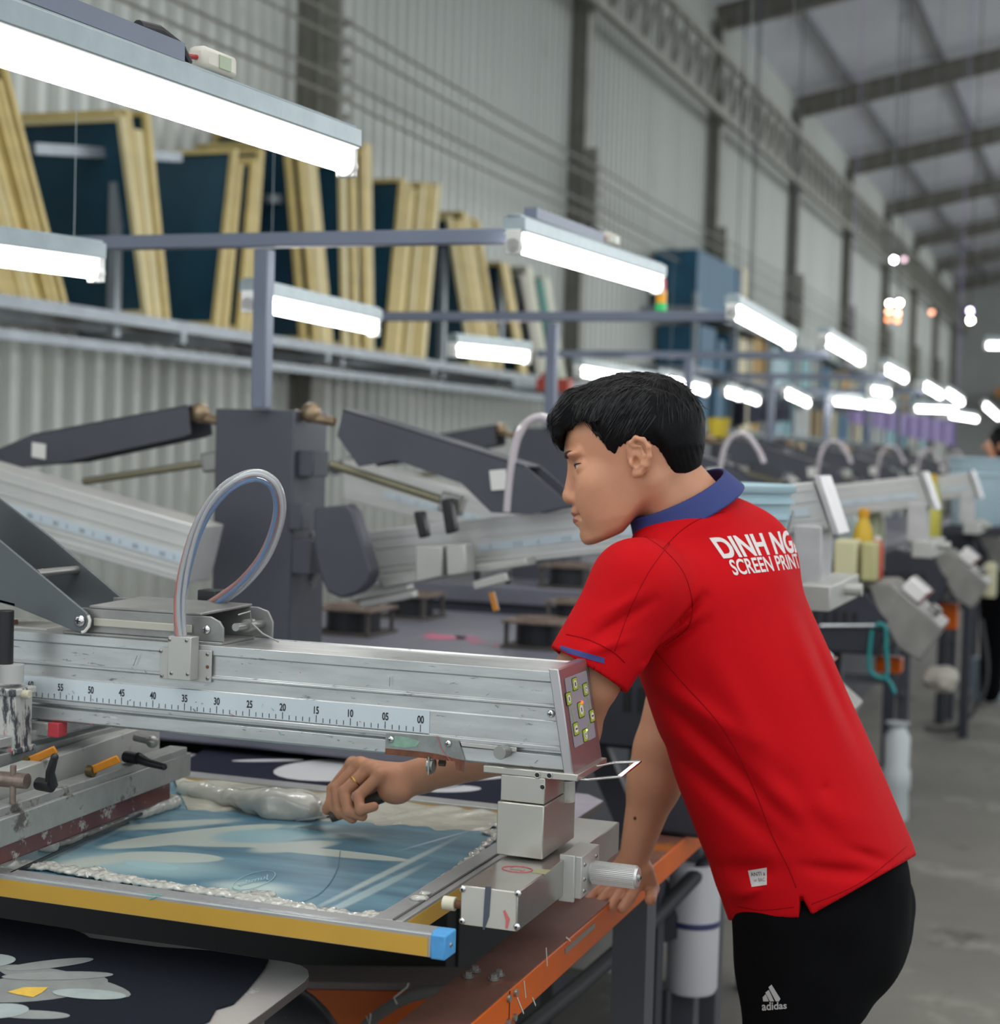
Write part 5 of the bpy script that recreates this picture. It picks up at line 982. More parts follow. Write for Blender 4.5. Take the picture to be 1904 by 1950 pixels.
def decal(fn2, vs, fs, nm, mt, off=.0010, bv=None, par=None):
    out = []; ok = []
    for x, y, *_ in vs:
        q_ = onto(bv or sbv, *fn2(x, y), off); ok.append(q_ is not None); out.append(q_ if q_ is not None else V(0, 0, 0))
    fs = [f_ for f_ in fs if all(ok[i] for i in f_)]; fs = [f_ for f_ in fs if max(np.linalg.norm(out[a]-out[b]) for a in f_ for b in f_) < .05]
    used = sorted({i for f_ in fs for i in f_}); mp_ = {i: k for k, i in enumerate(used)}; m = MB(); m.add([out[i] for i in used], [tuple(mp_[i] for i in f_) for f_ in fs]); return m.build(nm, mt, par or sh, recalc=False, sharp=180)
def gridtext(txt, bold):
    vs, fs = text_verts(txt, 1.0, bold, res=6); bm = bmesh.new(); bv_ = [bm.verts.new(v) for v in vs]
    for f_ in fs:
        try: bm.faces.new([bv_[i] for i in f_])
        except ValueError: pass
    bmesh.ops.triangulate(bm, faces=bm.faces)
    for _ in range(3): 
        es = [e for e in bm.edges if e.calc_length() > .10]
        if es: bmesh.ops.subdivide_edges(bm, edges=es, cuts=1)
    bmesh.ops.triangulate(bm, faces=bm.faces); bm.verts.index_update(); r = [tuple(v.co) for v in bm.verts], [tuple(v.index for v in f_.verts) for f_ in bm.faces]; bm.free(); return r
PRT = mat('white_print', 'cfc8c6', .7)
def quadmap(txt, bold, tl_, tr_, bl_, br_, pw=1.0):
    vs, fs = gridtext(txt, bold); a = np.array(vs); x0, x1, y0, y1 = a[:, 0].min(), a[:, 0].max(), a[:, 1].min(), a[:, 1].max()
    def fn2(x, y):
        s = (x-x0)/(x1-x0); s = 1-(1-s)**pw if pw != 1 else s; t = (y-y0)/(y1-y0); q_ = (V(*bl_)*(1-s)+V(*br_)*s)*(1-t)+(V(*tl_)*(1-s)+V(*tr_)*s)*t; return q_[0], q_[1]
    return vs, fs, fn2
vs, fs, fn2 = quadmap('DINH NGHI', .035, (1350, 1024), (1518, 1008), (1378, 1064), (1526, 1052), 1.45); decal(fn2, vs, fs, 'back_print', PRT)
vs, fs, fn2 = quadmap('SCREEN PRINT', .02, (1386, 1066), (1516, 1054), (1398, 1096), (1524, 1082), 1.25); decal(fn2, vs, fs, 'back_print', PRT)
g = [(i/14, j/3, 0) for j in range(4) for i in range(15)]; gf = [(j*15+i, j*15+i+1, (j+1)*15+i+1, (j+1)*15+i) for j in range(3) for i in range(14)]
decal(lambda s, t: (1067+84*s, 1229+24*s-2*np.sin(s*3.14)*0+11*t), g, gf, 'cuff_stripe', mat('navy_stripe', '2f3474', .6))
g = [(i/6, j/6, 0) for j in range(7) for i in range(7)]; gf = [(j*7+i, j*7+i+1, (j+1)*7+i+1, (j+1)*7+i) for j in range(6) for i in range(6)]
decal(lambda s, t: (1424+36*s+7*t*(1-s), 1658-6*s+31*t+2*s*t), g, gf, 'hem_label', mat('label_grey', 'b9b5b3', .6))
vs, fs, fn2 = quadmap('ANTI a', .01, (1428, 1662), (1456, 1659), (1430, 1669), (1457, 1667)); decal(fn2, vs, fs, 'label_print', mat('label_black', '3a3838', .6), .0014)
vs, fs, fn2 = quadmap('or BAC', .0, (1434, 1673), (1456, 1671), (1436, 1679), (1457, 1678)); decal(fn2, vs, fs, 'label_print', mat('label_mid', '6a6868', .6), .0014)
# collar
CB = mat('navy_collar', '25336f', .7, 0, var=.05, vs=300, bump=.0002, bs=700)
cc = P(1295, 952, d=2.43); na = _n(HO+HR@V(-.02, 0, -.02)-NB); e2 = _n(tl-tl.dot(na)*na); e1 = np.cross(e2, na)
def collar(p):
    q = p-cc; x, y, z = q@e1, q@e2, q@na; r = np.sqrt((x/.074)**2+((y-.004)/.078)**2); rad = (r-1)*.075; sl = np.where(z < .012, .35*(.012-z), 0.)
    return smax(np.abs(rad-sl)-.0028, np.abs(z+.004-.10*x)-.017, .003)
lo = cc-.10; hi = cc+.10; co = sdf_obj(collar, lo, hi, .0022, 'collar', CB, man)
# ring, sports mark on the trousers
RG_ = HD['ring']; c = RG_[0]*.45+RG_[1]*.55; t_ = _n(RG_[1]-RG_[0]); u_ = _n(np.cross(t_, (0, 0, 1))); w_ = np.cross(t_, u_)
MB().tube([c+.0103*(math.cos(a)*u_+math.sin(a)*w_) for a in [k*2*math.pi/24 for k in range(25)]], .0011, 6).build('gold_ring', mat('gold', 'd2a94a', .2, 1), man)
tb = bvh(tr); WM = mat('mark_grey', 'b3aeac', .7)
vs, fs, fn2 = quadmap('adidas', .02, (1450, 1908), (1498, 1908), (1451, 1925), (1498, 1921)); decal(fn2, vs, fs, 'logo_word', WM, .0012, tb, tr)
for px in (((1452, 1899), (1458, 1893), (1464, 1907), (1453, 1907)), ((1457, 1890), (1464, 1885), (1474, 1907), (1466, 1907)), ((1463, 1880), (1469, 1875), (1486, 1902), (1483, 1907), (1477, 1907))):
    decal(lambda x, y: (x, y), [(a, b, 0) for a, b in px], [tuple(range(len(px)))], 'logo_stripe', WM, .0016, tb, tr)
m = MB(); m.ball(onto(hb, 1209, 1558, .0), .0028, 8, 6).build('mole', mat('mole', '4b2e24', .6), man)
# ================================================================ storage rack with leaning screen frames on the wall
XS = -4.0; ZS = 2.01; DEP = .56
RK = mat('rack_rail', '8d949a', .4, .4, var=.15, vs=8, dirt=('5c5a55', .15, 10))
rk = thing('wall_rack', (XS, 9, ZS-.1), 'long grey wall rack carrying the leaning yellow screen frames', 'rack')
m = MB(); m.box((XS-.03, 1.5, ZS-.05), (XS, 15.5, ZS)); m.build('front_rail', RK, rk); m = MB(); m.box((XW+.06, 1.5, ZS-.05), (XW+.1, 15.5, ZS)); m.build('rear_rail', RK, rk)
m = MB(); m.box((XS-.06, 1.5, ZS-.17), (XS-.02, 15.5, ZS-.13)); m.build('lower_rail', RK, rk)
for y in np.arange(2.2, 15.5, 1.5):
    m = MB(); m.box((XW+.05, y-.02, ZS-.10), (XS, y+.02, ZS-.05)); m.build('bracket', RK, rk)
for u, v0, v1 in ((217, 285, 575), (648, 360, 640), (840, 470, 665), (950, 500, 690)):
    a = P(u, v1, X=XS-.1); b = P(u, v0, X=XS-.1); MB().box((XS-.12, a[1]-.025, ZS-.1), (XS-.08, a[1]+.025, b[2])).build('upright', RK, rk)
a, b = P(60, 283, X=XS-.14), P(340, 299, X=XS-.14); MB().bar(a, b, .04, .045).build('cross_rail', RK, rk); a, b = P(512, 378, X=XS-.14), P(580, 383, X=XS-.14); MB().bar(a, b, .04, .045).build('cross_rail', RK, rk)
FY = mat('frame_edge_yellow', 'cdb878', .5, 0, var=.12, vs=12, dirt=('b3a26f', .2, 20)); FG = mat('frame_edge_grey', 'a9a598', .5, .2, var=.1); FT = mat('frame_edge_teal', '2f8378', .5); FW_ = mat('frame_edge_pale', 'd8d8c2', .5); FW2 = mat('frame_edge_cream', 'd6c795', .5, var=.1)
MBL = mat('screen_blue', '1f4658', .35, 0, var=.35, vs=1.6, dirt=[('2f5f70', .3, 2.2)]); MPA = mat('screen_floral', '1c3a4c', .35, 0, var=.3, vs=2, dirt=[('a08a62', .12, 9)])
def frames(nm, ub0, ub1, vb, ut0, ut1, vt, n, lab, edge=None, face=MBL):
    a0, a1 = P(ub0, vb, X=XS)[1], P(ub1, vb, X=XS)[1]; t0, t1 = P(ut0, vt, X=XS), P(ut1, vt, X=XS); r_ = random.Random(ub0)
    for i in range(n):
        s0, s1 = i/n, (i+.86)/n; y0, y1 = a0+(a1-a0)*s0, a0+(a1-a0)*s1; zt = t0[2]+r_.uniform(-.06, .05)+(t1[2]-t0[2])*s0; lz = (zt-ZS)/((t0[2]+t1[2])/2-ZS); ty0, ty1 = [yy+(t0[1]+(t1[1]-t0[1])*q_-yy)*lz for yy, q_ in ((y0, s0), (y1, s1))]; xo = XS-r_.uniform(0, .06); b = .024
        r = thing('leaning_screen_frame', (xo-DEP/2, y0, ZS), lab, 'screen frame', 'screen frames: '+nm)
        def pt(s, x, e): z = ZS+.001+(zt-ZS)*s; return V(x, (y0*(1-s)+ty0*s)*(1-e)+(y1*(1-s)+ty1*s)*e, z)
        def slab(m, s0_, s1_, x0, x1, e0=0, e1=1): m.hexa([pt(s0_, x0, e0), pt(s0_, x1, e0), pt(s0_, x1, e1), pt(s0_, x0, e1), pt(s1_, x0, e0), pt(s1_, x1, e0), pt(s1_, x1, e1), pt(s1_, x0, e1)])
        h_ = zt-ZS; m = MB(); slab(m, 0, b/h_, xo-DEP, xo); slab(m, 1-b/h_, 1, xo-DEP, xo); slab(m, b/h_, 1-b/h_, xo-DEP, xo-DEP+b); slab(m, b/h_, 1-b/h_, xo-b, xo)
        mt = edge[i % len(edge)] if edge else r_.choice([FY, FY, FY, FY, FW2]); m.build('frame_bars', mt, r)
        m = MB(); slab(m, b/h_, 1-b/h_, xo-DEP+b, xo-b, .45, .55); m.build('screen_mesh', face, r)
frames('leftmost bundle', 20, 135, 560, -110, 25, 120, 12, 'cream-edged screen frame in the wide leaning bundle at the left picture edge')
frames('second bundle', 283, 337, 598, 232, 302, 228, 6, 'yellow-edged screen frame leaning left below the nearest lamp, in the bundle over the grey pipe')
frames('third bundle', 415, 498, 612, 452, 520, 292, 8, 'yellow-edged screen frame leaning right, in the bundle cut by the tall grey post')
frames('fourth bundle', 596, 654, 628, 562, 618, 260, 6, 'yellow-edged screen frame in the narrow bundle just below the lamp\'s right end', face=MPA)
frames('fifth bundle', 658, 727, 645, 650, 722, 290, 7, 'yellow-edged screen frame standing almost upright, in the bundle right of the lamp\'s end')
frames('sixth bundle', 738, 822, 655, 768, 850, 350, 10, 'yellow-edged screen frame leaning right, in the wide bundle at the middle of the rack')
frames('seventh bundle', 905, 970, 668, 858, 925, 415, 8, 'yellow-edged screen frame leaning left, in the bundle just left of the second lamp\'s start')
frames('eighth bundle', 1008, 1024, 672, 968, 986, 497, 1, 'single yellow-edged screen frame left of the green-edged one')
frames('ninth bundle', 1036, 1086, 690, 1000, 1052, 515, 4, 'pale or green edged screen frame at the right end of the bundles', [FG, FW_, FT, FW_])
# ---------------- far storage with coloured boards
rk2 = thing('far_rack', (XS, 23, 0), 'far grey rack filled with pale and blue boards, right of the worker\'s head', 'rack')
for z in (1.75, 2.35, 2.95):
    MB().box((XS-.55, 16.5, z-.05), (XS, 40, z-.001)).build('shelf_board', RK, rk2)
for y in np.arange(16.6, 40, 1.9): MB().box((XS-.04, y-.03, 0), (XS, y+.03, 3.1)).build('upright', RK, rk2)
pal = [('board_blue', '1f5a78'), ('board_pale_blue', 'a9c3cc'), ('board_cream', 'd2c6a2'), ('board_grey', 'a6a9a6'), ('board_teal', '7fa9ae'), ('board_amber', 'b08a3c')]
r_ = random.Random(11); bl = {'board_blue': 'dark blue', 'board_pale_blue': 'pale blue', 'board_cream': 'cream', 'board_grey': 'grey', 'board_teal': 'grey green', 'board_amber': 'amber'}
for z, zz in ((1.75, 'lower'), (2.35, 'upper')):
    y = 17.
    while y < 39:
        w = r_.uniform(.25, .8); k = r_.choice(pal) if y > 19.5 else pal[0] if y < 18.9 else pal[2]
        o = MB().box((XS-.5, y, z), (XS-.06, y+w, z+r_.uniform(.35, .52))).build('stored_board', mat(k[0], k[1], .5, var=.15)); tag(o, '%s boards on the %s level of the far rack' % (bl[k[0]], zz), 'board', '%s boards on the %s level' % (bl[k[0]], zz)); y += w+r_.uniform(.05, .3)
o = MB().box((XS-.5, 16.75, 2.955), (XS-.05, 18.9, 3.55)).build('stored_board', mat('board_blue', '1f5a78')); tag(o, 'tall dark blue board on top of the far rack, behind the signal tower', 'board')
o = MB().box((XS-.5, 18.92, 2.952), (XS-.05, 19.2, 3.6)).build('stored_board', mat('board_cream', 'd2c6a2')); tag(o, 'cream edged board beside the tall dark blue board on the far rack', 'board')
# ---------------- signal tower
p = P(1258, 592, Y=SY[2]+.06); zb_ = 1.947; st_ = thing('signal_tower', (p[0], p[1], zb_), 'red, amber and green signal tower standing on the third pipe stand', 'signal light'); z_ = lambda v: P(1258, v, Y=p[1])[2]
for nm, c, v0, v1, rr0 in (('green_light', '2fb765', 592, 578, .019), ('amber_light', 'dd9a1c', 577, 553, .017), ('red_light', 'cf2f4a', 552, 532, .014)):
    m = MB(); m.cyl((p[0], p[1], max(z_(v0), zb_)), (p[0], p[1], max(z_(v1), zb_+.02)), rr0); m.build(nm, mat(nm+'_m', c, .3, emit=.35), st_)
# ---------------- hanging bulbs, blurred to discs
for i, (u, v, c, e, lab) in enumerate(((1702, 495, 'ffffff', 60, 'highest bright hanging bulb before the far wall corner'), (1722, 494, 'c8a9b4', 4, 'dim pinkish bulb beside the highest bright bulb'), (1712, 577, 'fff3d8', 130, 'brightest warm bulb of the hanging cluster'), (1694, 578, 'ffe6d2', 45, 'pale bulb left of the brightest warm bulb'), (1692, 594, 'ffb48c', 12, 'orange glow bulb below left in the cluster'), (1709, 597, 'ffb48c', 14, 'orange glow bulb below right in the cluster'), (1691, 608, 'ff9a6a', 6, 'lowest left dim orange bulb of the cluster'), (1708, 610, 'ff9a6a', 7, 'lowest right dim orange bulb of the cluster'), (1774, 595, 'ffab88', 4, 'single dim orange bulb between the cluster and the far opening'), (1847, 592, 'cfc4ff', 18, 'bluish bulb above the bright bulb of the far opening'), (1848, 610, 'fff6dc', 130, 'bright bulb in front of the pale far wall'))):
    p = P(u, v, d=15); r = thing('hanging_bulb', tuple(p), lab, 'bulb', 'hanging bulbs'); MB().ball(p, .022, 12, 8).build('bulb', mat('bulb_%d' % i, c, .4, emit=e), r); m = MB(); m.cyl(p+V(0, 0, .02), p+V(0, 0, .06), .014, n=8); m.cyl(p+V(0, 0, .06), (p[0], p[1], zr(p[0])+.2), .002, n=4); m.build('flex', BLACK, r)
# ---------------- flash dryers beside the print heads
DRY = mat('dryer_paint', '2f323b', .5, .1, var=.15, vs=10, dirt=('5c5d60', .12, 20)); PNL = mat('dryer_panel', '8a8883', .45, .3, var=.15, vs=12, dirt=('b9b5ae', .2, 14))
def dryer(y):
    r = thing('flash_dryer', (-.8, y, 0), '', 'dryer', 'dark flash dryers between the print heads'); q = lambda x, z: V(x, y-.16, z)
    m = MB(); m.prism([q(-1.05, .87), q(-.66, .87), q(-.62, .98), q(-.70, 1.07), q(-.86, 1.10), q(-1.0, 1.02)], (0, .32, 0)); m.build('hood', DRY, r, bevel=.01)
    m = MB()
    for k in range(7): m.box((-.92+.03*k, y-.163, .95), (-.905+.03*k, y-.16, 1.0))
    m.build('vent_slots', BLACK, r)
    m = MB(); m.prism([q(-.70, 1.095), q(-.63, 1.10), q(-.47, .97), q(-.53, .86), q(-.60, .90), q(-.66, 1.0)], (0, .26, 0)); pn = m.build('control_panel', PNL, r, bevel=.006)
    a = V(-.60, y-.14, 1.08); d_ = _n(V(.16, 0, -.13)); n_ = V(.63, 0, .77); m = MB(); m.hexa([a, a+d_*.07, a+d_*.07+V(0, .12, 0), a+V(0, .12, 0), a+n_*.05, a+d_*.07+n_*.05, a+d_*.07+n_*.05+V(0, .12, 0), a+n_*.05+V(0, .12, 0)]); di = m.build('display_box', mat('display_white', 'e9e6e4', .2, coat=.5), pn, bevel=.006)
    b = a+d_*.071; m = MB(); m.hexa([b, b+d_*.004, b+d_*.004+V(0, .12, 0), b+V(0, .12, 0), b+n_*.05, b+d_*.004+n_*.05, b+d_*.004+n_*.05+V(0, .12, 0), b+n_*.05+V(0, .12, 0)]); m.build('display_edge', mat('display_edge_red', '8f5a55', .4), di)
    c = a+d_*.12+n_*.005; MB().cyl(c, c+n_*.03, .018).build('dial', STEEL, pn)
    for x, yy in ((-.82, y+.05), (-.86, y-.12)): MB().box((x-.025, yy-.025, 0), (x+.025, yy+.025, .88)).build('leg', DGREY if x > -.85 else DRY, r)
    m = MB(); m.box((-1.08, y-.02, .5), (-.84, y+.02, .54)); m.bar((-.83, y, .45), (-1.03, y, .86), .03, .05); m.build('brace', DGREY, r)
    return r
D0 = dryer(3.45); D0['label'] = 'nearest flash dryer, mostly hidden behind the worker\'s back, white display showing'
for y, lab in ((5.4, 'dark flash dryer under the cream container, right of the worker\'s back'), (7.4, 'dark flash dryer below the yellow jug'), (9.78, 'dark flash dryer near the right edge, below the light blue bucket'), (11.4, 'farthest dark flash dryer at the right edge')):
    c = copy_tree(D0); c.location = (-.8, y, 0); c['label'] = lab
# ---------------- buckets and bottles
def bucket(p, r0, h, lab, col='a9c6cf', name='bucket', cat='bucket', lid=True):
    r = thing(name, tuple(p), lab, cat); BM = mat('pail_'+col, col, .35, 0, var=.05, trans=.08)
    m = MB(); m.lathe([(r0*.84, 0), (r0*.86, .004), (r0*.95, h*.72), (r0*1.03, h*.73), (r0*1.03, h*.76), (r0*.96, h*.77), (r0*.97, h*.84), (r0*1.05, h*.85), (r0*1.05, h*.88), (r0*.98, h*.89), (r0, h*.95)], p, 40); m.build('pail', BM, r, sharp=40)
    if lid: m = MB(); m.lathe([(r0*1.04, h*.93), (r0*1.07, h*.945), (r0*1.07, h*.985), (r0*1.0, h), (r0*.9, h*.985)], p, 40); m.build('lid', BM, r, sharp=40)
    m = MB(); m.tube([p+V(r0*1.06*math.cos(a), r0*1.06*math.sin(a)*.2-r0*.9*max(0, math.sin(a))*0-.01, h*.80-.55*r0*2*abs(math.sin(a))*.9) for a in np.linspace(0, -math.pi, 17)], .0025, 6); m.build('wire_handle', STEEL, r); return r
b0 = P(1400, 1100, d=3.12); bucket(V(b0[0], b0[1], 1.19), .099, P(1400, 919, d=3.12)[2]-1.19, 'light blue lidded bucket directly behind the worker\'s neck')
MB()
tag(MB().box((-.785, b0[1]-.12, .781), (-.665, b0[1]+.12, 1.189)).build('side_stand', DRY, bevel=.01), 'dark stand under the light blue bucket behind the worker', 'stand')
b1 = P(1858, 1000, d=8.9); bucket(V(b1[0], b1[1], b1[2]), .15, .36, 'light blue bucket at the right picture edge, in front of the second worker', 'b7cfd9')
t_ = MB(); t_.box((b1[0]-.16, b1[1]-.16, b1[2]-.05), (b1[0]+.16, b1[1]+.16, b1[2])); t_.box((b1[0]-.05, b1[1]-.03, 0), (b1[0]+.0, b1[1]+.03, b1[2]-.05)); tag(t_.build('side_stand', DRY, bevel=.005), 'dark stand under the light blue bucket at the right edge', 'stand')
def bottle(p, prof, lab, col, cap_=None, label_=None, name='bottle'):
    r = thing(name, tuple(p), lab, 'bottle'); MB().lathe(prof, p, 24).build('body', mat('bottle_'+col, col, .3, 0, trans=.1), r, sharp=50)
    if cap_: rr0, z0, z1, cc_ = cap_; MB().lathe([(rr0, z0), (rr0, z1), (rr0*.8, z1+.003)], p, 16).build('bottle_cap', mat('cap_'+cc_, cc_, .4), r)
    if label_: rr0, z0, z1, cc_ = label_; MB().lathe([(rr0, z0), (rr0+.0005, z0+.001), (rr0+.0005, z1)], p, 24).build('paper_label', mat('lbl_'+cc_, cc_, .5), r)
zt = 1.10; c_ = P(1612, 1100, d=5.2)
tag(MB().box((c_[0]-.035, c_[1]-.05, zt), (c_[0]+.035, c_[1]+.06, zt+.125)).build('plastic_canister', mat('cream_plastic', 'cfcaa0', .45, trans=.05), bevel=.008, seg=3), 'square cream plastic canister on the dark flash dryer right of the worker', 'canister')
tag(MB().box((c_[0]+.045, c_[1]-.03, zt), (c_[0]+.09, c_[1]+.06, zt+.12)).build('plastic_canister', mat('olive_plastic', 'b9b582', .45, trans=.05), bevel=.008, seg=3), 'narrow olive canister touching the right side of the square cream canister', 'canister')
c_ = P(1641, 1080, d=5.42); bottle(V(c_[0], c_[1], zt), [(.030, 0), (.034, .01), (.034, .11), (.028, .15), (.015, .185), (.014, .19)], 'short yellow bottle with orange-yellow cap behind the cream canister', 'd9b21c', (.018, .188, .212, 'd99a12'), (.0345, .05, .09, 'd8d0c4'))
c_ = P(1664, 1080, d=5.6); bottle(V(c_[0], c_[1], zt), [(.028, 0), (.032, .01), (.032, .16), (.020, .215), (.012, .235)], 'clear tall bottle with green cap behind the yellow bottle', 'c2c6a8', (.016, .232, .252, '2f7a3c'))
c_ = P(1668, 1100, d=5.3); bottle(V(c_[0], c_[1], zt), [(.018, 0), (.02, .005), (.02, .10), (.012, .12)], 'slim red bottle beside the canisters', 'c8402a', (.012, .118, .13, 'd8d0c4'))
c_ = P(1618, 1060, d=5.75); bottle(V(c_[0], c_[1], zt), [(.04, 0), (.042, .01), (.042, .12), (.02, .18)], 'white bottle half hidden behind the yellow bottle', 'c9d6d8', (.02, .178, .20, 'd8dcdc'))
c_ = P(1767, 1030, d=7.3); bottle(V(c_[0], c_[1], c_[2]), [(.050, 0), (.055, .01), (.052, .13), (.046, .19), (.034, .24), (.024, .262)], 'tall translucent yellow jug with yellow cap left of the light blue bucket at right', 'cfc657', (.028, .26, .288, 'd8b012'))
c_ = P(1703, 1560, Z=0); bottle(V(c_[0], c_[1], 0), [(.052, 0), (.056, .01), (.05, .12), (.06, .14), (.058, .20), (.05, .22), (.052, .34), (.03, .38), (.05, .40)], 'crumpled white plastic jug standing on the floor by the dark machine legs', 'cdd3d4', None, None, 'plastic_jug')
# rag, strap, cables
def rag(p): q = p-RC; return ell(q, (0, 0, 0), (.075, .06, .055))+wob(p, 45, 2)*.014
RC = P(1790, 1292, Y=7.45); tag(sdf_obj(rag, RC-.13, RC+.13, .008, 'rag', mat('rag_cloth', 'b9b3a8', .9)), 'crumpled pale rag hanging on the dark machine leg', 'rag')
a, b = P(1562, 1192, Y=5.232), P(1684, 1191, Y=5.232); tag(MB().cyl(a, b, .006).build('towel_rod', mat('bright_rod', 'c3c8cc', .2, .9)), 'bright horizontal rod in front of the dark flash dryer', 'rod')
TE = mat('teal_strap', '1f7f80', .5); pts = smooth([P(u, v, Y=5.222) for u, v in ((1660, 1200), (1655, 1255), (1660, 1282), (1688, 1288), (1687, 1230), (1686, 1196), (1675, 1188), (1668, 1193))]+[]); o = MB().tube(pts, .007, 8).build('strap', TE); tag(o, 'teal strap hanging in a loop from the bright rod', 'strap'); MB().tube(smooth([P(u, v, Y=5.222) for u, v in ((1682, 1286), (1695, 1300), (1704, 1320))]), .007, 8).build('loose_end', TE, o)
for u, v0, v1, c, lab in ((1862, 1252, 1330, 'a9bccb', 'left pale blue drum standing near the right edge below the dryers'), (1893, 1252, 1330, 'b4c6d2', 'right pale blue drum standing near the right edge below the dryers')):
    c0 = P(u, v1, Z=0); d0 = (c0[1]*_dY[2]+c0[0]*_dX[2]); h_ = P(u, v0, Y=c0[1])[2]; o = MB().lathe([(.045, 0), (.048, .01), (.048, h_)], c0, 20).build('drum', mat('drum_'+c, c, .5)); tag(o, lab, 'drum')
tag(MB().tube(smooth([P(u, v, d=d_) for u, v, d_ in ((1868, 1180, 9.3), (1880, 1270, 9.2), (1868, 1330, 9.1), (1830, 1382, 9.0), (1795, 1392, 8.95), (1760, 1388, 8.95))]), .012, 8).build('machine_cable', BLACK), 'black cable curving down from a dryer to the floor at the right', 'cable')
ob = P(1806, 1170, Y=7.45); tag(MB().box((min(ob[0]-.04, -.80), ob[1]-.04, ob[2]-.06), ob+V(.04, .04, .05)).build('orange_bracket', ORG, bevel=.006), 'small orange bracket under the second visible flash dryer', 'bracket'); ob = P(1700, 1262, Y=5.45); tag(MB().box(ob-V(.05, .04, .03), ob+V(.03, .04, .02)).build('orange_bracket', ORG, bevel=.006), 'small orange bracket right of the teal strap', 'bracket')
ob = P(1885, 1100, Y=9.0); tag(MB().lathe([(.03, -.1), (.035, -.08), (.035, .06), (.02, .08)], ob, 16).build('spray_bottle', mat('ivory', 'c9c5a4', .5)), 'ivory bottle hanging at the right edge between the dryers', 'bottle')
# purple cloth banner, clothes, yellow tub, red machine far behind
def cloth(u0, v0, u1, v1, d, h0, h1, nm, m_, lab, cat):
    a, b = P(u0, v0, d=d), P(u1, v1, d=d); n = 40; mb = MB(); vs = []
    for i in range(n+1):
        s = i/n; p = a*(1-s)+b*s; o_ = .02*math.sin(s*60); hh = (h0+(h1-h0)*s)*d/FPX*(1+.06*math.sin(s*13)); vs += [p+V(0, o_, 0), p+V(0, o_*1.4, -hh), p+V(0, o_+.012, 0), p+V(0, o_*1.4+.012, -hh)]
    fs = [f for i in range(n) for f in ((4*i, 4*i+4, 4*i+5, 4*i+1), (4*i+2, 4*i+3, 4*i+7, 4*i+6), (4*i, 4*i+2, 4*i+6, 4*i+4), (4*i+1, 4*i+5, 4*i+7, 4*i+3))]; mb.add(vs, fs); mb.bar((a+b)/2*0+a+V(0, 0, .01), b+V(0, 0, .01), .02, .02); [mb.bar(e_+V(0, 0, .01), (e_[0], e_[1], zr(e_[0])+.2), .008, .008) for e_ in (a, b)]; tag(mb.build(nm, m_, sharp=60), lab, cat)
cloth(1615, 776, 1820, 806, 16, 26, 46, 'hanging_cloth', mat('purple_cloth', 'b7a8d8', .7), 'long purple cloth hanging below the far lamps', 'cloth')
cloth(1395, 758, 1420, 760, 12, 58, 50, 'hanging_garment', mat('navy_garment', '262b3a', .8), 'dark navy garment hanging right of the worker\'s head', 'garment'); cloth(1425, 760, 1505, 768, 13, 45, 36, 'hanging_garment', mat('mixed_garment', '5d6170', .8, var=.5, vs=18, dirt=('b9b7bd', .35, 12)), 'grey patterned garment hanging beside the navy one', 'garment')
p = P(1368, 815, d=9); tag(MB().cyl((p[0], p[1], 0), (p[0], p[1], p[2]-.05), .03).build('tub_stand', DRY), 'thin dark stand under the yellow tub', 'stand'); tag(MB().lathe([(.05, -.05), (.065, .05), (.07, .055)], p, 20).build('tub', mat('yellow_tub', 'b5a02a', .5)), 'yellow tub just right of the worker\'s head', 'tub')
p = P(1058, 738, d=9.5); m = MB(); m.box(p-V(.10, .05, .02), p+V(.09, .05, .05)); m.cyl(p+V(-.06, 0, .03), p+V(-.06, 0, .08), .03); m.cyl(p+V(.06, 0, -.08), p+V(.06, 0, .02), .03); tag(m.build('red_valve_block', mat('red_valve', 'a8402f', .5)), 'blurred red valve block left of the worker\'s forehead', 'valve'); m = MB(); m.cyl((p[0], p[1], 0), (p[0], p[1], p[2]-.02), .06); tag(m.build('dark_stand_pipe', DGREY), 'dark stand pipe under the red valve block', 'pipe')
# ---------------- under the machine
z0 = .33; t = thing('under_shelf', (-1.0, 3.7, z0-.02), 'grey shelf plate low under the orange rail carrying the white tub', 'shelf'); MB().box((-1.25, 3.52, z0-.02), (-.86, 4.6, z0)).build('shelf_plate', mat('shelf_grey', '7d7c78', .6, .2, var=.2, vs=5), t)
for x in (-1.2, -.9):
    for y in (3.6, 4.55): MB().box((x-.02, y-.02, 0), (x+.02, y+.02, z0-.02)).build('leg', DGREY, t)
a = P(1316, 1885, Z=z0); hh = P(1316, 1640, Y=a[1])[2]-z0; r = thing('white_tub', (a[0], a[1], z0), 'tall white tub with dark blue band under the orange rail', 'tub'); m = MB(); m.lathe([(.050, 0), (.055, .01), (.056, hh)], (a[0], a[1], z0), 32); m.build('tub_wall', mat('tub_white', 'c8c8cc', .45), r); m = MB(); m.lathe([(.0565, hh*.52), (.0575, hh*.525), (.0575, hh*.56), (.0565, hh*.565)], (a[0], a[1], z0), 32); m.build('blue_band', mat('band_blue', '34365f', .5), r)
o = MB().tube([P(u, v, d=d_) for u, v, d_ in ((940, 2010, 3.0), (1100, 1880, 3.2), (1230, 1765, 3.4), (1365, 1625, 3.6))], .017, 12).build('rubber_hose', mat('rubber', '26282b', .55)); tag(o, 'thick black rubber hose rising diagonally under the orange rail', 'hose')
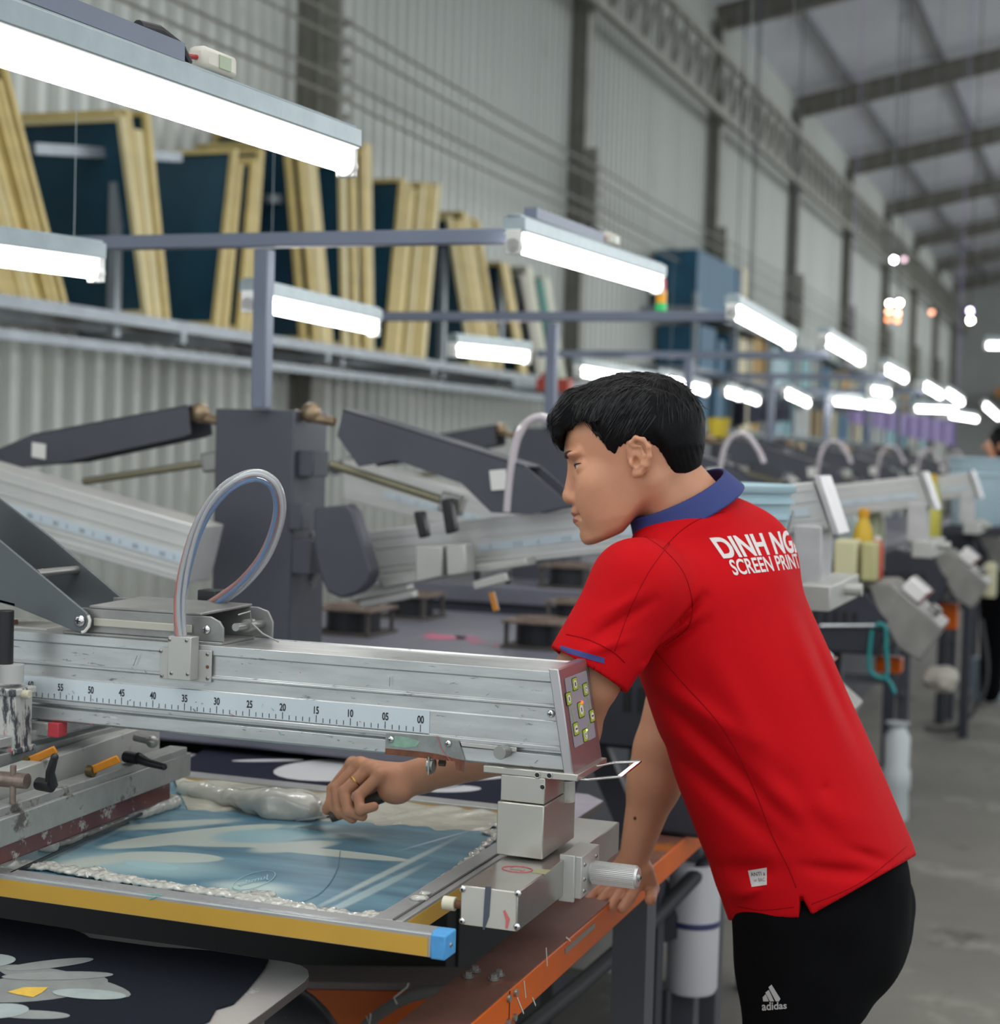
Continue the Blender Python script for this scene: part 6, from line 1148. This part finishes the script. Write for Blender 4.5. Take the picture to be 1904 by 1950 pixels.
r = thing('support_stand', (-.80, 3.62, 0), 'dark chipped steel stand beside the worker\'s trousers', 'stand'); MB().box((-.835, 3.6, 0), (-.775, 3.66, .73)).build('post', mat('chipped_grey', '45474b', .6, .1, dirt=[('b5b1a8', .22, 16)]), r, bevel=.003); MB().box((-.87, 3.57, 0), (-.74, 3.69, .012)).build('foot_plate', DGREY, r)
# ---------------- second worker at the right edge
w2 = P(1906, 860, d=10.2); G = V(w2[0], w2[1], 0); hz_ = P(1906, 812, d=10.2)[2]
p2 = thing('person', tuple(G), 'second person far behind at the right edge, only part of a black-haired head visible', 'person')
HC = V(G[0], G[1], hz_-.12)
def fig(p):
    q = p-HC; d = ell(q, (0, 0, 0), (.085, .075, .115)); d = smin(d, ell(q, (-.09, -.02, -.01), (.018, .014, .02)), .01); d = smin(d, ell(q, (.0, -.08, -.005), (.014, .01, .028)), .004); d = smin(d, cap(p, HC-V(0, 0, .08), HC-V(-.01, 0, .2), .05, .055), .02)
    for s in (-1, 1):
        sh_ = HC+V(.02, .17*s, -.25); el = sh_+V(-.05, .04*s, -.28); wr = el+V(-.2, -.03*s, -.08); d = smin(d, cap(p, sh_, el, .045, .038), .02); d = smin(d, cap(p, el, wr, .036, .025), .01); d = smin(d, ell(p, wr+V(-.05, 0, -.01), (.05, .022, .035)), .01)
        for k in range(4): d = smin(d, cap(p, wr+V(-.07, .01*(k-1.5), 0), wr+V(-.12, .013*(k-1.5), -.02), .008, .007), .004)
    return d
sdf_obj(fig, HC+V(-.45, -.35, -.75), HC+V(.25, .35, .16), .009, 'body', SKIN, p2)
sdf_obj(lambda p: smax(ell(p-HC, (.012, 0, .012), (.098, .085, .122)), -(ell(p-HC, (-.09, 0, -.06), (.075, .1, .10))), .01), HC-.16, HC+.17, .007, 'hair', HAIR, p2)
def fig2(p):
    T = HC-V(0, 0, .22); d = ell(p, T+V(.02, 0, -.22), (.13, .19, .30)); 
    for s in (-1, 1): d = smin(d, cap(p, HC+V(.02, .16*s, -.25), HC+V(-.02, .2*s, -.42), .065, .06), .03)
    return d
sdf_obj(fig2, HC+V(-.3, -.32, -.8), HC+V(.3, .32, -.1), .012, 'shirt', mat('blue_shirt', '6aa9c6', .7), p2)
def fig3(p):
    d = np.full(len(p), 9.)
    for s in (-1, 1): d = smin(d, cap(p, V(G[0], G[1]+.09*s, .86), V(G[0], G[1]+.10*s, .08), .10, .06), .04)
    return np.maximum(d, .0-p[:, 2]+.002)
sdf_obj(fig3, G+V(-.2, -.3, -.02), G+V(.2, .3, 1.05), .014, 'trousers', BLK, p2)
